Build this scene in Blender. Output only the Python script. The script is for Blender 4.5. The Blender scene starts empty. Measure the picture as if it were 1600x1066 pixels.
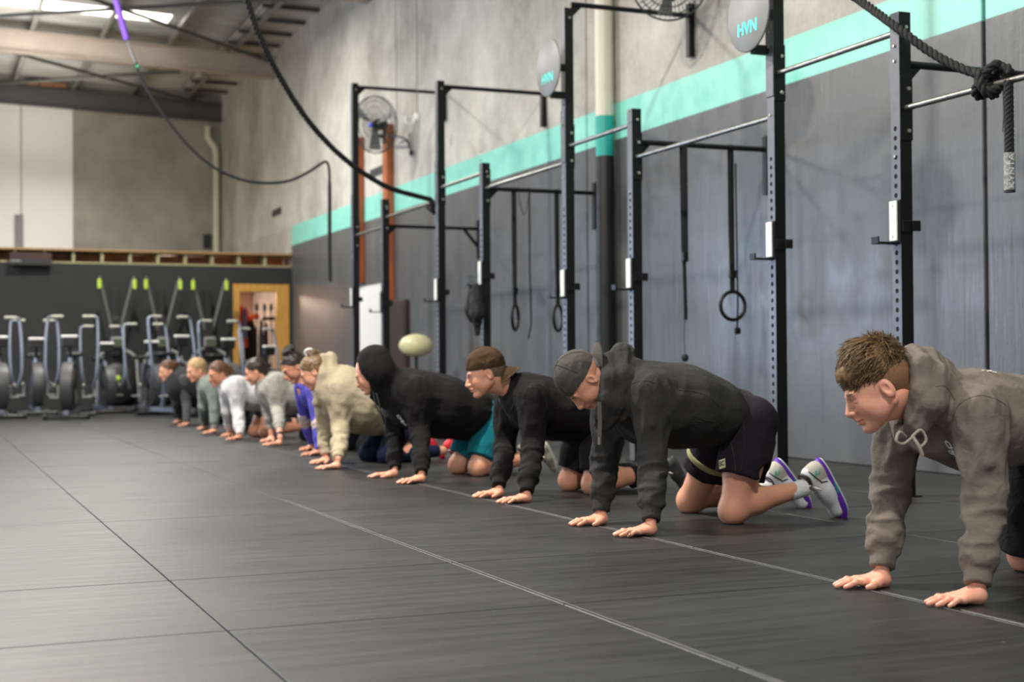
import bpy, math, random
import numpy as np
from math import sin, cos, pi, atan, radians, sqrt
from mathutils import Vector, Matrix
random.seed(7); rng = np.random.default_rng(5)
SC = bpy.context.scene
COL = SC.collection

# ------------------------------------------------------------------ camera
# 50 mm lens on a 36 mm wide frame = 2222 px on a 1600 px wide picture; eye 0.715 m above the mats
FPX = 2222.; YAW = atan(923 / 2222); PIT = atan(33.5 / 2222); ROL = 0.007; EYE = .715
FW = np.array([sin(YAW) * cos(PIT), cos(YAW) * cos(PIT), sin(PIT)])
_r0 = np.array([cos(YAW), -sin(YAW), 0.]); _u0 = np.cross(_r0, FW)
RT = _r0 * cos(ROL) - _u0 * sin(ROL); UP = np.cross(RT, FW)
CAM = np.array([0, 0, EYE])
def ray(px, py): return FW + RT * (px - 800) / FPX - UP * (py - 533) / FPX
def atY(px, py, Y): d = ray(px, py); return CAM + d * (Y / d[1])
def atX(px, py, X): d = ray(px, py); return CAM + d * (X / d[0])
def atF(px, py, z=0.): d = ray(px, py); return CAM + d * ((z - EYE) / d[2])
cd = bpy.data.cameras.new('camera'); cam = bpy.data.objects.new('camera', cd); COL.objects.link(cam)
cam.matrix_world = Matrix(((RT[0], UP[0], -FW[0], 0), (RT[1], UP[1], -FW[1], 0), (RT[2], UP[2], -FW[2], EYE), (0, 0, 0, 1)))
cd.sensor_width = 36; cd.lens = FPX / 1600 * 36; cd.clip_start = .05; cd.clip_end = 200
cd.dof.use_dof = True; cd.dof.focus_distance = 5.25; cd.dof.aperture_fstop = 2.7
SC.camera = cam
# ------------------------------------------------------------------ light, world, exposure
SC.view_settings.view_transform = 'Standard'; SC.view_settings.look = 'None'
SC.view_settings.gamma = 1; SC.view_settings.use_curve_mapping = False
SC.view_settings.exposure = 0.0
w = bpy.data.worlds.new('world'); SC.world = w; w.use_nodes = True
w.node_tree.nodes['Background'].inputs[0].default_value = (.75, .85, 1, 1)
w.node_tree.nodes['Background'].inputs[1].default_value = 1.0
def area(name, loc, target, sx, sy, power, colr):
    l = bpy.data.lights.new(name, 'AREA'); l.shape = 'RECTANGLE'; l.size = sx; l.size_y = sy; l.energy = power; l.color = colr
    o = bpy.data.objects.new(name, l); COL.objects.link(o); o.location = loc
    o.rotation_euler = (Vector(target) - Vector(loc)).to_track_quat('-Z', 'Y').to_euler(); return o
WARM = (1, .965, .885)
# high bay lamps under the roof (all above the frame)
for i, (x, y, p) in enumerate([(.85, 7.3, 620), (-.1, 13.6, 620), (-3.6, 19.5, 600), (-4.0, 6.5, 300), (.9, .5, 420), (2.6, 20.5, 420)]):
    area('high_bay_light', (x, y, 6.0), (x, y, 0), .32, .32, p, WARM)
# daylight through the open roller door on the left wall
area('rear_door_daylight', (-5.0, 23.9, 1.9), (-3.5, 10, 1.7), 6.0, 2.3, 760, (.56, .72, 1))
area('roller_door_daylight', (-7.9, 5.5, 1.6), (3, 6.5, 1.0), 5.0, 3.0, 130, (.80, .90, 1))
area('front_shutter_daylight', (1.0, -5.8, 2.2), (3.0, 6, 1.5), 6.0, 3.0, 190, (.95, .96, 1))
for x, y, p in ((1.0, 10, 170), (1.0, 18, 130), (1.5, 24, 60), (2.0, 28, 35)): area('added_roof_fill', (x, y, 5.2), (x + .4, y + .6, 9), 1.2, 1.2, p, WARM)  # added fill aimed upward to brighten the roof, not actual fittings
area('store_room_lamp', (4.2, 26.8, 2.35), (4.4, 25.6, .4), .5, .5, 110, (1, .75, .6))
area('mezzanine_lamp', (2.6, 27.8, 4.6), (2.6, 27.8, 0), 1.6, 1.6, 45, WARM)
area('mezzanine_up_light', (1.5, 26.5, 2.9), (1.8, 30.3, 3.6), 1.6, .5, 26, WARM)

# ------------------------------------------------------------------ materials
MATS = {}
def mat(name, c, rough=.6, metal=0., var=0., vs=8., bump=0., bs=200., spec=.5, emis=0., stretch=None, sss=0., var2=None, coat=0., rvar=0., alpha=1., wb=0.):
    if name in MATS: return MATS[name]
    m = bpy.data.materials.new(name); m.use_nodes = True; N = m.node_tree.nodes; L = m.node_tree.links
    b = N['Principled BSDF']; b.inputs['Base Color'].default_value = (*c, 1); b.inputs['Roughness'].default_value = rough
    b.inputs['Metallic'].default_value = metal; b.inputs['Specular IOR Level'].default_value = spec
    if sss: b.inputs['Subsurface Weight'].default_value = sss; b.inputs['Subsurface Radius'].default_value = (.012, .005, .003); b.inputs['Subsurface Scale'].default_value = 1.
    if emis: b.inputs['Emission Color'].default_value = (*c, 1); b.inputs['Emission Strength'].default_value = emis
    if coat: b.inputs['Coat Weight'].default_value = coat
    if alpha < 1: b.inputs['Alpha'].default_value = alpha
    tc = N.new('ShaderNodeTexCoord'); src = tc.outputs['Object']
    if stretch:
        mp = N.new('ShaderNodeMapping'); mp.inputs['Scale'].default_value = stretch; L.new(src, mp.inputs[0]); src = mp.outputs[0]
    if var:
        n = N.new('ShaderNodeTexNoise'); n.inputs['Scale'].default_value = vs; n.inputs['Detail'].default_value = 6; n.inputs['Roughness'].default_value = .65; L.new(src, n.inputs[0])
        r = N.new('ShaderNodeValToRGB'); r.color_ramp.elements[0].position = .3; r.color_ramp.elements[1].position = .7
        c2 = var2 if var2 else tuple(min(1, k * (1 + var)) for k in c); c1 = tuple(k * (1 - var) for k in c)
        r.color_ramp.elements[0].color = (*c1, 1); r.color_ramp.elements[1].color = (*c2, 1)
        L.new(n.outputs[0], r.inputs[0]); L.new(r.outputs[0], b.inputs['Base Color'])
        if rvar:
            mr = N.new('ShaderNodeMapRange'); mr.inputs[1].default_value = .3; mr.inputs[2].default_value = .7
            mr.inputs[3].default_value = rough - rvar; mr.inputs[4].default_value = rough + rvar; L.new(n.outputs[0], mr.inputs[0]); L.new(mr.outputs[0], b.inputs['Roughness'])
    if wb:
        n3 = N.new('ShaderNodeTexNoise'); n3.inputs['Scale'].default_value = 26; n3.inputs['Detail'].default_value = 3; n3.inputs['Distortion'].default_value = 1.2; L.new(tc.outputs['Object'], n3.inputs[0])
        bp3 = N.new('ShaderNodeBump'); bp3.inputs['Strength'].default_value = wb; bp3.inputs['Distance'].default_value = .012; L.new(n3.outputs[0], bp3.inputs['Height']); L.new(bp3.outputs[0], b.inputs['Normal'])
    if bump:
        n2 = N.new('ShaderNodeTexNoise'); n2.inputs['Scale'].default_value = bs; n2.inputs['Detail'].default_value = 4; L.new(tc.outputs['Object'] if not stretch else src, n2.inputs[0])
        bp = N.new('ShaderNodeBump'); bp.inputs['Strength'].default_value = bump; bp.inputs['Distance'].default_value = .002; L.new(n2.outputs[0], bp.inputs['Height']); L.new(bp.outputs[0], b.inputs['Normal'])
        if wb: L.new(bp3.outputs[0], bp.inputs['Normal'])
    MATS[name] = m; return m
def s2l(*c): return tuple(((v / 255) / 12.92 if v / 255 < .04045 else ((v / 255 + .055) / 1.055) ** 2.4) for v in c)

M_steel = mat('black_powder_coat', (.006, .006, .007), .42, .0, bump=.15, bs=900, spec=.32)
M_steelface = mat('lit_grey_coat', (.11, .113, .13), .38, .2, var=.12, vs=20)  # light caught by the black posts' side faces, painted as a paler grey
M_hole = mat('hole_dark', (.002, .002, .002), .9)
M_bar = mat('bare_steel_bar', (.28, .27, .25), .32, .9, var=.3, vs=25)
M_bolt = mat('zinc_bolt', (.6, .58, .52), .3, .9)
M_uhmw = mat('white_plastic', (.75, .77, .73), .4)
M_strap = mat('black_webbing', (.008, .009, .010), .8)
M_rope = mat('black_rope_fibre', (.012, .012, .013), .85, var=.5, vs=60, bump=.6, bs=300)
M_disc = mat('grey_target_board', (.20, .20, .20), .5, var=.08, vs=9)
M_teal = mat('teal_print', s2l(70, 215, 205), .5)
M_timber = mat('orange_timber', s2l(168, 92, 50), .5, var=.35, vs=5, stretch=(6, 6, .6), bump=.2, bs=40)
M_pine = mat('yellow_pine', s2l(186, 138, 62), .55, var=.25, vs=5, stretch=(8, 8, .7))
M_white = mat('white_board', (.78, .78, .76), .35)
M_black = mat('black_plastic', (.010, .010, .011), .45)
M_grey = mat('mid_grey_plastic', (.20, .20, .20), .5)
M_silver = mat('silver_tube', (.22, .235, .28), .35, .7)
M_lime = mat('lime_grip', s2l(165, 190, 60), .6)
M_pvc = mat('cream_pvc', s2l(205, 200, 180), .45, var=.06, vs=3)

# ------------------------------------------------------------------ mesh helpers
def link(name, me, m=None, parent=None, label=None, cat=None, group=None, kind=None):
    o = bpy.data.objects.new(name, me); COL.objects.link(o)
    if m is not None and me is not None:
        for k in (m if isinstance(m, (list, tuple)) else [m]): me.materials.append(k)
    if parent: o.parent = parent
    if label: o['label'] = label
    if cat: o['category'] = cat
    if group: o['group'] = group
    if kind: o['kind'] = kind
    return o
def empty(name, loc, label, cat, group=None, rz=0.):
    o = bpy.data.objects.new(name, None); COL.objects.link(o); o.location = loc; o.rotation_euler = (0, 0, rz); o.empty_display_size = .1
    o['label'] = label; o['category'] = cat
    if group: o['group'] = group
    return o
class MB:
    def __init__(s): s.v = []; s.f = []; s.m = []; s.sm = []
    def add(s, V, F, mi=0, smooth=False, T=None):
        n = len(s.v)
        for p in V:
            if T is not None: p = T @ Vector(p)
            s.v.append(tuple(p))
        for f in F: s.f.append(tuple(n + i for i in f)); s.m.append(mi); s.sm.append(smooth)
        return s
    def box(s, a, b, mi=0, bev=0., T=None):
        x0, y0, z0 = [min(a[i], b[i]) for i in range(3)]; x1, y1, z1 = [max(a[i], b[i]) for i in range(3)]
        if not bev:
            V = [(x, y, z) for x in (x0, x1) for y in (y0, y1) for z in (z0, z1)]
            return s.add(V, [(0, 1, 3, 2), (4, 6, 7, 5), (0, 4, 5, 1), (2, 3, 7, 6), (0, 2, 6, 4), (1, 5, 7, 3)], mi, False, T)
        d = bev; V = []; F = []
        for ax in range(3):
            for sg in (0, 1):
                lo = [x0 + d, y0 + d, z0 + d]; hi = [x1 - d, y1 - d, z1 - d]; o1, o2 = (ax + 1) % 3, (ax + 2) % 3
                q = []
                for (u, v) in ((0, 0), (1, 0), (1, 1), (0, 1)):
                    p = [0, 0, 0]; p[ax] = (x1, y1, z1)[ax] if sg else (x0, y0, z0)[ax]; p[o1] = hi[o1] if u else lo[o1]; p[o2] = hi[o2] if v else lo[o2]; q.append(p)
                n = len(V); V += q; F.append((n, n + 1, n + 2, n + 3) if sg else (n + 3, n + 2, n + 1, n))
        # bevel strips & corners through a convex hull
        import bmesh
        bm = bmesh.new()
        for p in V: bm.verts.new(p)
        bmesh.ops.convex_hull(bm, input=bm.verts); bm.verts.ensure_lookup_table()
        V = [tuple(v.co) for v in bm.verts]; bm.verts.index_update(); F = [tuple(v.index for v in f.verts) for f in bm.faces]; bm.free()
        return s.add(V, F, mi, False, T)
    def frame(s, p, t):
        t = Vector(t).normalized(); a = Vector((0, 0, 1)) if abs(t.z) < .9 else Vector((1, 0, 0))
        u = t.cross(a).normalized(); return u, t.cross(u).normalized()
    def tube(s, P, r, n=8, mi=0, caps=True, smooth=True, T=None, closed=False):
        P = [Vector(p) for p in P]; K = len(P); R = r if isinstance(r, (list, tuple)) else [r] * K
        V = []; u = None
        for i, p in enumerate(P):
            if closed: t = P[(i + 1) % K] - P[i - 1]
            else: t = P[min(i + 1, K - 1)] - P[max(i - 1, 0)]
            t.normalize()
            if u is None: u, v = s.frame(p, t)
            else:
                u = (u - t * u.dot(t)); u.normalize(); v = t.cross(u)
            for k in range(n):
                a = 2 * pi * k / n; V.append(p + u * (R[i] * cos(a)) + v * (R[i] * sin(a)))
        F = []
        for i in range(K if closed else K - 1):
            j = (i + 1) % K
            for k in range(n): F.append((i * n + k, i * n + (k + 1) % n, j * n + (k + 1) % n, j * n + k))
        s.add(V, F, mi, smooth, T)
        if caps and not closed: s.add(V[:n], [tuple(range(n - 1, -1, -1))], mi, False, T); s.add(V[-n:], [tuple(range(n))], mi, False, T)
        return s
    def strap(s, P, wv, th, mi=0):
        # flat band: wv = width vector (half), th = thickness
        P = [Vector(p) for p in P]; wv = Vector(wv); V = []
        for i, p in enumerate(P):
            t = (P[min(i + 1, len(P) - 1)] - P[max(i - 1, 0)]).normalized(); n = t.cross(wv).normalized() * th / 2
            V += [p - wv - n, p + wv - n, p + wv + n, p - wv + n]
        F = [(0, 3, 2, 1)]
        for i in range(len(P) - 1):
            for k in range(4): F.append((4 * i + k, 4 * i + (k + 1) % 4, 4 * i + 4 + (k + 1) % 4, 4 * i + 4 + k))
        n = 4 * (len(P) - 1); F.append((n, n + 1, n + 2, n + 3)); return s.add(V, F, mi)
    def lathe(s, prof, n=24, mi=0, T=None, smooth=True):
        V = [(r * cos(2 * pi * k / n), r * sin(2 * pi * k / n), z) for r, z in prof for k in range(n)]
        F = [(i * n + k, i * n + (k + 1) % n, (i + 1) * n + (k + 1) % n, (i + 1) * n + k) for i in range(len(prof) - 1) for k in range(n)]
        return s.add(V, F, mi, smooth, T)
    def me(s, name='m'):
        me = bpy.data.meshes.new(name); me.from_pydata([tuple(v) for v in s.v], [], s.f)
        me.polygons.foreach_set('material_index', s.m); me.polygons.foreach_set('use_smooth', s.sm); me.update(); return me
    def ob(s, name, m, parent=None, **k): return link(name, s.me(name), m, parent, **k)
def text_mesh(txt, size, m, name='lettering', parent=None, M=None, ext=.001, bold=0., sx=1., shear=0., **k):
    cu = bpy.data.curves.new('t', 'FONT'); cu.body = txt; cu.size = size; cu.extrude = ext; cu.offset = bold; cu.align_x = 'CENTER'; cu.align_y = 'CENTER'; cu.shear = shear
    t = bpy.data.objects.new('t', cu); COL.objects.link(t); dg = bpy.context.evaluated_depsgraph_get()
    me = bpy.data.meshes.new_from_object(t.evaluated_get(dg)); bpy.data.objects.remove(t); bpy.data.curves.remove(cu)
    me.transform(Matrix.Diagonal((sx, 1, 1, 1)))
    if M is not None: me.transform(M)
    me.materials.clear(); return link(name, me, m, parent, **k)
def basis(o, x, y, z):
    return Matrix(((x[0], y[0], z[0], o[0]), (x[1], y[1], z[1], o[1]), (x[2], y[2], z[2], o[2]), (0, 0, 0, 1)))
def smooth_path(P, n=8):
    P = [np.array(p, float) for p in P]; P = [2 * P[0] - P[1]] + P + [2 * P[-1] - P[-2]]; out = []
    for i in range(1, len(P) - 2):
        a, b, c, d = P[i - 1:i + 3]
        for k in range(n):
            t = k / n; out.append(.5 * ((2 * b) + (-a + c) * t + (2 * a - 5 * b + 4 * c - d) * t * t + (-a + 3 * b - 3 * c + d) * t ** 3))
    out.append(P[-2]); return out

# ================================================================== THE SETTING
WX = 5.9          # right wall plane
YB = 24.07        # black partition
YE = 30.3         # end wall
# ---- rubber floor: base, single tiles, white lines along two joints
def rubber(name):
    m = bpy.data.materials.new(name); m.use_nodes = True; N = m.node_tree.nodes; L = m.node_tree.links; b = N['Principled BSDF']
    g = N.new('ShaderNodeNewGeometry'); oi = N.new('ShaderNodeObjectInfo')
    n1 = N.new('ShaderNodeTexNoise'); n1.inputs['Scale'].default_value = 1.3; n1.inputs['Detail'].default_value = 5; L.new(g.outputs['Position'], n1.inputs[0])
    mp = N.new('ShaderNodeMapping'); mp.inputs['Scale'].default_value = (2.2, 22, 1); L.new(g.outputs['Position'], mp.inputs[0])
    n2 = N.new('ShaderNodeTexNoise'); n2.inputs['Scale'].default_value = 1.; n2.inputs['Detail'].default_value = 3; L.new(mp.outputs[0], n2.inputs[0])
    n3 = N.new('ShaderNodeTexNoise'); n3.inputs['Scale'].default_value = 260; n3.inputs['Detail'].default_value = 2; L.new(g.outputs['Position'], n3.inputs[0])
    n4 = N.new('ShaderNodeTexVoronoi'); n4.inputs['Scale'].default_value = 21; L.new(g.outputs['Position'], n4.inputs['Vector'])
    def ma(op, a, bb, lab=None):
        x = N.new('ShaderNodeMath'); x.operation = op
        for i, q in enumerate((a, bb)):
            if isinstance(q, (int, float)): x.inputs[i].default_value = q
            else: L.new(q, x.inputs[i])
        return x.outputs[0]
    v = ma('ADD', ma('MULTIPLY', n1.outputs[0], .035), ma('MULTIPLY', n2.outputs[0], .022))
    v = ma('ADD', v, ma('MULTIPLY', n3.outputs[0], .03))
    v = ma('ADD', v, ma('MULTIPLY', oi.outputs['Random'], .010))
    v = ma('ADD', v, -.034)
    fleck = ma('LESS_THAN', n4.outputs['Distance'], .05); rnd = N.new('ShaderNodeSeparateColor'); L.new(n4.outputs['Color'], rnd.inputs[0])
    fleck = ma('MULTIPLY', fleck, ma('GREATER_THAN', rnd.outputs[0], .86)); v = ma('ADD', v, ma('MULTIPLY', fleck, .22))
    cc = N.new('ShaderNodeCombineColor'); L.new(v, cc.inputs[0]); L.new(v, cc.inputs[1]); L.new(ma('MULTIPLY', v, .97), cc.inputs[2]); L.new(cc.outputs[0], b.inputs['Base Color'])
    L.new(ma('ADD', .36, ma('MULTIPLY', n2.outputs[0], .22)), b.inputs['Roughness'])
    bp = N.new('ShaderNodeBump'); bp.inputs['Strength'].default_value = .35; bp.inputs['Distance'].default_value = .0015; L.new(n3.outputs[0], bp.inputs['Height']); L.new(bp.outputs[0], b.inputs['Normal'])
    return m
M_rub = rubber('black_rubber')
floor = MB().box((-8.2, -6, -.12), (WX + .2, YE, -.014)).ob('floor', M_rub, kind='structure')
tx = [.76 + .99 * k for k in range(-3, 6)]; tx[-1] = WX - .005
ty = [4.80 + .965 * k for k in range(-5, 20)]
tile_me = MB().box((.0022, .0022, -.018), (.99 - .0022, .965 - .0022, 0), bev=.0026).me('mat_tile'); tile_me.materials.append(M_rub)
last_me = MB().box((.0022, .0022, -.018), (tx[-1] - tx[-2] - .0022, .965 - .0022, 0), bev=.0026).me('mat_tile'); last_me.materials.append(M_rub)
for i in range(len(tx) - 1):
    for j in range(len(ty) - 1):
        o = bpy.data.objects.new('mat_tile', last_me if i == len(tx) - 2 else tile_me); COL.objects.link(o); o.parent = floor
        o.location = (tx[i], ty[j], random.uniform(-.0008, .0005))
M_chalk = mat('white_line_paint', (.13, .13, .125), .7, var=.8, vs=9, stretch=(30, 1.5, 1))
for x, ye in ((1.765, 7.4), (2.715, 16.5)): MB().box((x - .0028, -.1, .0002), (x + .0028, ye, .0010)).ob('chalk_line', M_chalk, floor)

# ---- right wall: painted dark below, teal band, bare concrete above; recessed joints between the cast panels
def wall_mat():
    m = bpy.data.materials.new('painted_concrete_wall'); m.use_nodes = True; N = m.node_tree.nodes; L = m.node_tree.links; b = N['Principled BSDF']
    g = N.new('ShaderNodeNewGeometry'); sep = N.new('ShaderNodeSeparateXYZ'); L.new(g.outputs['Position'], sep.inputs[0])
    def noise(sc, st, det=5):
        mp = N.new('ShaderNodeMapping'); mp.inputs['Scale'].default_value = st; L.new(g.outputs['Position'], mp.inputs[0])
        n = N.new('ShaderNodeTexNoise'); n.inputs['Scale'].default_value = sc; n.inputs['Detail'].default_value = det; n.inputs['Roughness'].default_value = .6; L.new(mp.outputs[0], n.inputs[0]); return n.outputs[0]
    def ma(op, a, bb):
        x = N.new('ShaderNodeMath'); x.operation = op
        for i, q in enumerate((a, bb)):
            if isinstance(q, (int, float)): x.inputs[i].default_value = q
            else: L.new(q, x.inputs[i])
        return x.outputs[0]
    def ramp(f, c1, c2, p1=.3, p2=.7):
        r = N.new('ShaderNodeValToRGB'); r.color_ramp.elements[0].color = (*c1, 1); r.color_ramp.elements[1].color = (*c2, 1); r.color_ramp.elements[0].position = p1; r.color_ramp.elements[1].position = p2; L.new(f, r.inputs[0]); return r.outputs[0]
    def mix(f, a, bb):
        x = N.new('ShaderNodeMix'); x.data_type = 'RGBA'; L.new(f, x.inputs[0]); L.new(a, x.inputs[6]); L.new(bb, x.inputs[7]); return x.outputs[2]
    nb = noise(.9, (1, 1, .8)); nf = noise(5, (1, 1, .9)); nd = noise(24, (1, 1, 1), 3)
    mixn = ma('ADD', ma('MULTIPLY', nb, .6), ma('ADD', ma('MULTIPLY', nf, .25), ma('MULTIPLY', nd, .15)))
    conc = ramp(mixn, s2l(140, 136, 128), s2l(206, 203, 195), .34, .66)
    dark = ramp(mixn, (.072, .074, .079), (.112, .114, .119), .35, .65)
    teal = ramp(nf, s2l(122, 203, 186), s2l(146, 220, 204), .3, .7)
    z = sep.outputs[2]; y = sep.outputs[1]
    infront = ma('LESS_THAN', y, YB + .02)
    c = mix(ma('MULTIPLY', ma('LESS_THAN', z, 3.09), infront), conc, teal)
    c = mix(ma('MULTIPLY', ma('LESS_THAN', z, 2.755), infront), c, dark)
    L.new(c, b.inputs['Base Color']); b.inputs['Specular IOR Level'].default_value = .5
    r = ma('SUBTRACT', .75, ma('MULTIPLY', ma('LESS_THAN', z, 3.09), .40)); L.new(ma('ADD', r, ma('MULTIPLY', ma('SUBTRACT', nf, .5), .3)), b.inputs['Roughness'])
    ns = ma('MULTIPLY', noise(1.6, (1, 6, .45), 4), ma('LESS_THAN', z, 2.755))
    bp = N.new('ShaderNodeBump'); bp.inputs['Strength'].default_value = .5; bp.inputs['Distance'].default_value = .012; L.new(ma('ADD', ma('MULTIPLY', ns, .8), ma('MULTIPLY', nd, .15)), bp.inputs['Height']); L.new(bp.outputs[0], b.inputs['Normal'])
    return m
M_wall = wall_mat(); M_joint = mat('joint_sealant', (.06, .062, .08), .6)
wall = bpy.data.objects.new('wall_right', MB().box((WX + .03, -6, 0), (WX + .25, YE + .3, 6.52)).me('wall_right')); COL.objects.link(wall); wall.data.materials.append(M_joint); wall['kind'] = 'structure'
jy = [-6.0, 1.2, 6.78, 12.30, 18.2, 24.6, YE + .3]
for a, b_ in zip(jy[:-1], jy[1:]):
    MB().box((WX, a + .016, 0), (WX + .04, b_ - .016, 6.52), bev=.006).ob('concrete_panel', M_wall, wall)
# end wall with bare concrete and two white panels
M_conc = mat('raw_concrete', s2l(150, 147, 138), .8, var=.22, vs=1.4, bump=.4, bs=14)
we = MB().box((-8.2, YE, 0), (WX + .25, YE + .2, 7)).ob('wall_back', M_conc, kind='structure')
p0 = atY(114, 300, YE)[0]; p1 = atY(33, 300, YE)[0]
MB().box((p1 + .01, YE - .03, 2.6), (p0, YE, 6.0), bev=.005).ob('white_panel', M_white, we)
MB().box((p1 - 1.6, YE - .03, 2.6), (p1 - .01, YE, 6.0), bev=.005).ob('white_panel', M_white, we)
# other walls (out of frame)
M_lw = mat('pale_block_wall', (.42, .42, .41), .8, var=.1, vs=2)
wl = MB().box((-8.4, -6, 0), (-8.2, YE, 8)).ob('wall_left', M_lw, kind='structure')
wf = MB().box((-8.4, -6.2, 0), (WX + .25, -6, 8)).ob('wall_front', M_lw, kind='structure')
# ---- black partition with a timber framed doorway, mezzanine joists on top
M_part = mat('black_painted_ply', (.015, .016, .017), .8, var=.25, vs=2)
dxl, dxr = atY(366, 500, YB)[0], atY(450, 500, YB)[0]; dz = atY(400, 447, YB)[2]; pz = atY(240, 414, YB)[2]
par = MB().box((-8.2, YB, 0), (dxl, YB + .1, pz)).box((dxl, YB, dz), (dxr, YB + .1, pz)).box((dxr, YB, 0), (WX - .002, YB + .1, pz)).ob('wall_partition', M_part, kind='structure')
tr = MB().box((dxl - .02, YB - .02, 0), (dxl + .09, YB + .12, dz + .03), bev=.004).box((dxr - .20, YB - .02, 0), (dxr + .02, YB + .12, dz + .03), bev=.004).box((dxl + .09, YB - .015, dz - .1), (dxr - .2, YB + .12, dz + .03), bev=.004)
tr.ob('trim_1', M_pine, kind='structure')
M_plyw = mat('pinkish_plywood', s2l(196, 160, 140), .6, var=.12, vs=2.5, stretch=(3, 3, .6))
sr = MB().box((2.6, 27.2, 0), (WX - .01, 27.3, pz)).box((2.6, YB + .12, 0), (2.7, 27.2, pz)).ob('wall_store_room', M_plyw, kind='structure')
zt = atY(240, 393, YB)[2]
M_ply = mat('particle_board', s2l(150, 120, 80), .7, var=.2, vs=20)
MB().box((-8.2, YB - .06, zt - .02), (WX - .002, YE, zt + .01)).ob('floor_mezzanine', M_ply, kind='structure')
M_stud = mat('grey_green_pine', s2l(150, 145, 108), .7, var=.2, vs=6)
joist = empty('mezzanine_frame', (0, YB, pz), 'row of open timber joists along the top of the black partition', 'joists')
M_warmb = mat('lamplit_brown_board', s2l(206, 140, 96), .6, var=.35, vs=4)  # brown board, store lamp light on the underside put into its lighter colour
MB().box((-8.2, .0, 0), (WX - .01, .09, .025)).ob('bottom_plate', M_stud, joist)
MB().box((-8.2, .55, .0), (WX - .02, .60, zt - pz - .03)).ob('inner_board', M_warmb, joist)
xj = atY(115, 400, YB)[0]; st = (atY(455, 400, YB)[0] - xj) / 8
for k in range(-14, 9):
    x = xj + st * k
    if x < WX - .05: MB().box((x - .022, .0, .026), (x + .022, 1.15, zt - pz - .022), bev=.003).ob('joist', M_stud, joist)
# wall mounted dark radiant heater box on the left
a = atY(15, 394, YB - .12); b_ = atY(81, 415, YB - .12)
hb = MB().box((a[0], YB - .14, b_[2]), (b_[0], YB - .07, a[2]), bev=.006).ob('wall_heater', mat('dark_red_brown', s2l(48, 18, 11), .5, var=.3, vs=6), label='dark red and black wall box fixed over the joists, far left', cat='heater')
MB().box((a[0], YB - .16, b_[2]), (b_[0], YB - .141, b_[2] + .09), bev=.003).ob('lower_panel', M_black, hb)
MB().box((a[0] + .01, YB - .166, b_[2] + .052), (a[0] + .17, YB - .161, b_[2] + .075)).ob('label_plate', M_grey, hb)

# ---- roof: rafters, purlins, corrugated sheets with a translucent strip, bracing
ZR = 6.24; SL = .030
def rz(x): return ZR + SL * (WX - x)
M_raf = mat('rafter_paint_grey', s2l(172, 158, 148), .5, var=.08, vs=3)
M_rafd = mat('rafter_paint_dark', s2l(78, 78, 74), .5, var=.1, vs=3)
M_pur = mat('galvanised_purlin', (.30, .30, .28), .45, .6, var=.2, vs=6)
M_roof = mat('corrugated_steel', (.42, .42, .40), .55, .2, var=.25, vs=1.2, stretch=(.6, 6, 1))
M_sky = mat('translucent_sheet', (1., .97, .9), .5, emis=4.0)
ceil = bpy.data.objects.new('ceiling', None)
def sheets(y0, y1, x0, x1, m, name, parent=None, up=.22, kind=None):
    V = []; F = []; pitch = .19; n = int((y1 - y0) / pitch); prof = [(0, 0), (.07, 0), (.09, .045), (.17, .045)]
    pts = [(y0 + i * pitch + a, h) for i in range(n + 1) for a, h in prof if y0 + i * pitch + a <= y1]
    for (y, h) in pts:
        V += [(x0, y, rz(x0) + up + h), (x1, y, rz(x1) + up + h)]
    F = [(2 * i, 2 * i + 1, 2 * i + 3, 2 * i + 2) for i in range(len(pts) - 1)]
    return MB().add(V, F).ob(name, m, parent, kind=kind)
xs0, xs1 = .2, 3.86
ceilo = sheets(-6.2, 24.0, -8.3, WX + .1, M_roof, 'ceiling', kind='structure')
sheets(24.45, YE + .2, -8.3, WX + .1, M_roof, 'roof_sheet', ceilo)
sheets(23.7, 24.8, xs1, WX + .1, M_roof, 'roof_sheet', ceilo)
sheets(23.7, 24.8, -8.3, -2, M_roof, 'roof_sheet', ceilo)
sheets(23.85, 24.6, -2, xs1, M_sky, 'skylight_sheet', ceilo)
for yy in (4.0, 12.0):
    sheets(yy, yy + 1.0, -6.5, 2.4, M_sky, 'skylight_sheet', ceilo, up=.2)
raf_me = None
def rafter(y, m):
    b = MB(); x0, x1 = -8.2, WX - .002
    def slab(za, zb, hw):
        V = [(x, y + sy * hw, rz(x) + zz) for x in (x0, x1) for sy in (-1, 1) for zz in (za, zb)]
        b.add(V, [(0, 1, 3, 2), (4, 6, 7, 5), (0, 4, 5, 1), (2, 3, 7, 6), (0, 2, 6, 4), (1, 5, 7, 3)])
    slab(-.38, -.365, .09); slab(-.015, 0, .09); slab(-.365, -.015, .006)
    b.ob('rafter', m, ceilo)
rafter(25.27, M_raf); rafter(YE - .12, M_rafd); rafter(19.4, M_raf); rafter(15.3, M_raf); rafter(10.3, M_raf)
for k in range(12):
    x = 5.15 - 1.13 * k; z = rz(x)
    b = MB().box((x - .004, 5, z), (x + .004, YE, z + .2)).box((x, 5, z + .19), (x + .07, YE, z + .2)).box((x - .07, 5, z), (x, YE, z + .01))
    b.ob('purlin', M_pur, ceilo)
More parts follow.
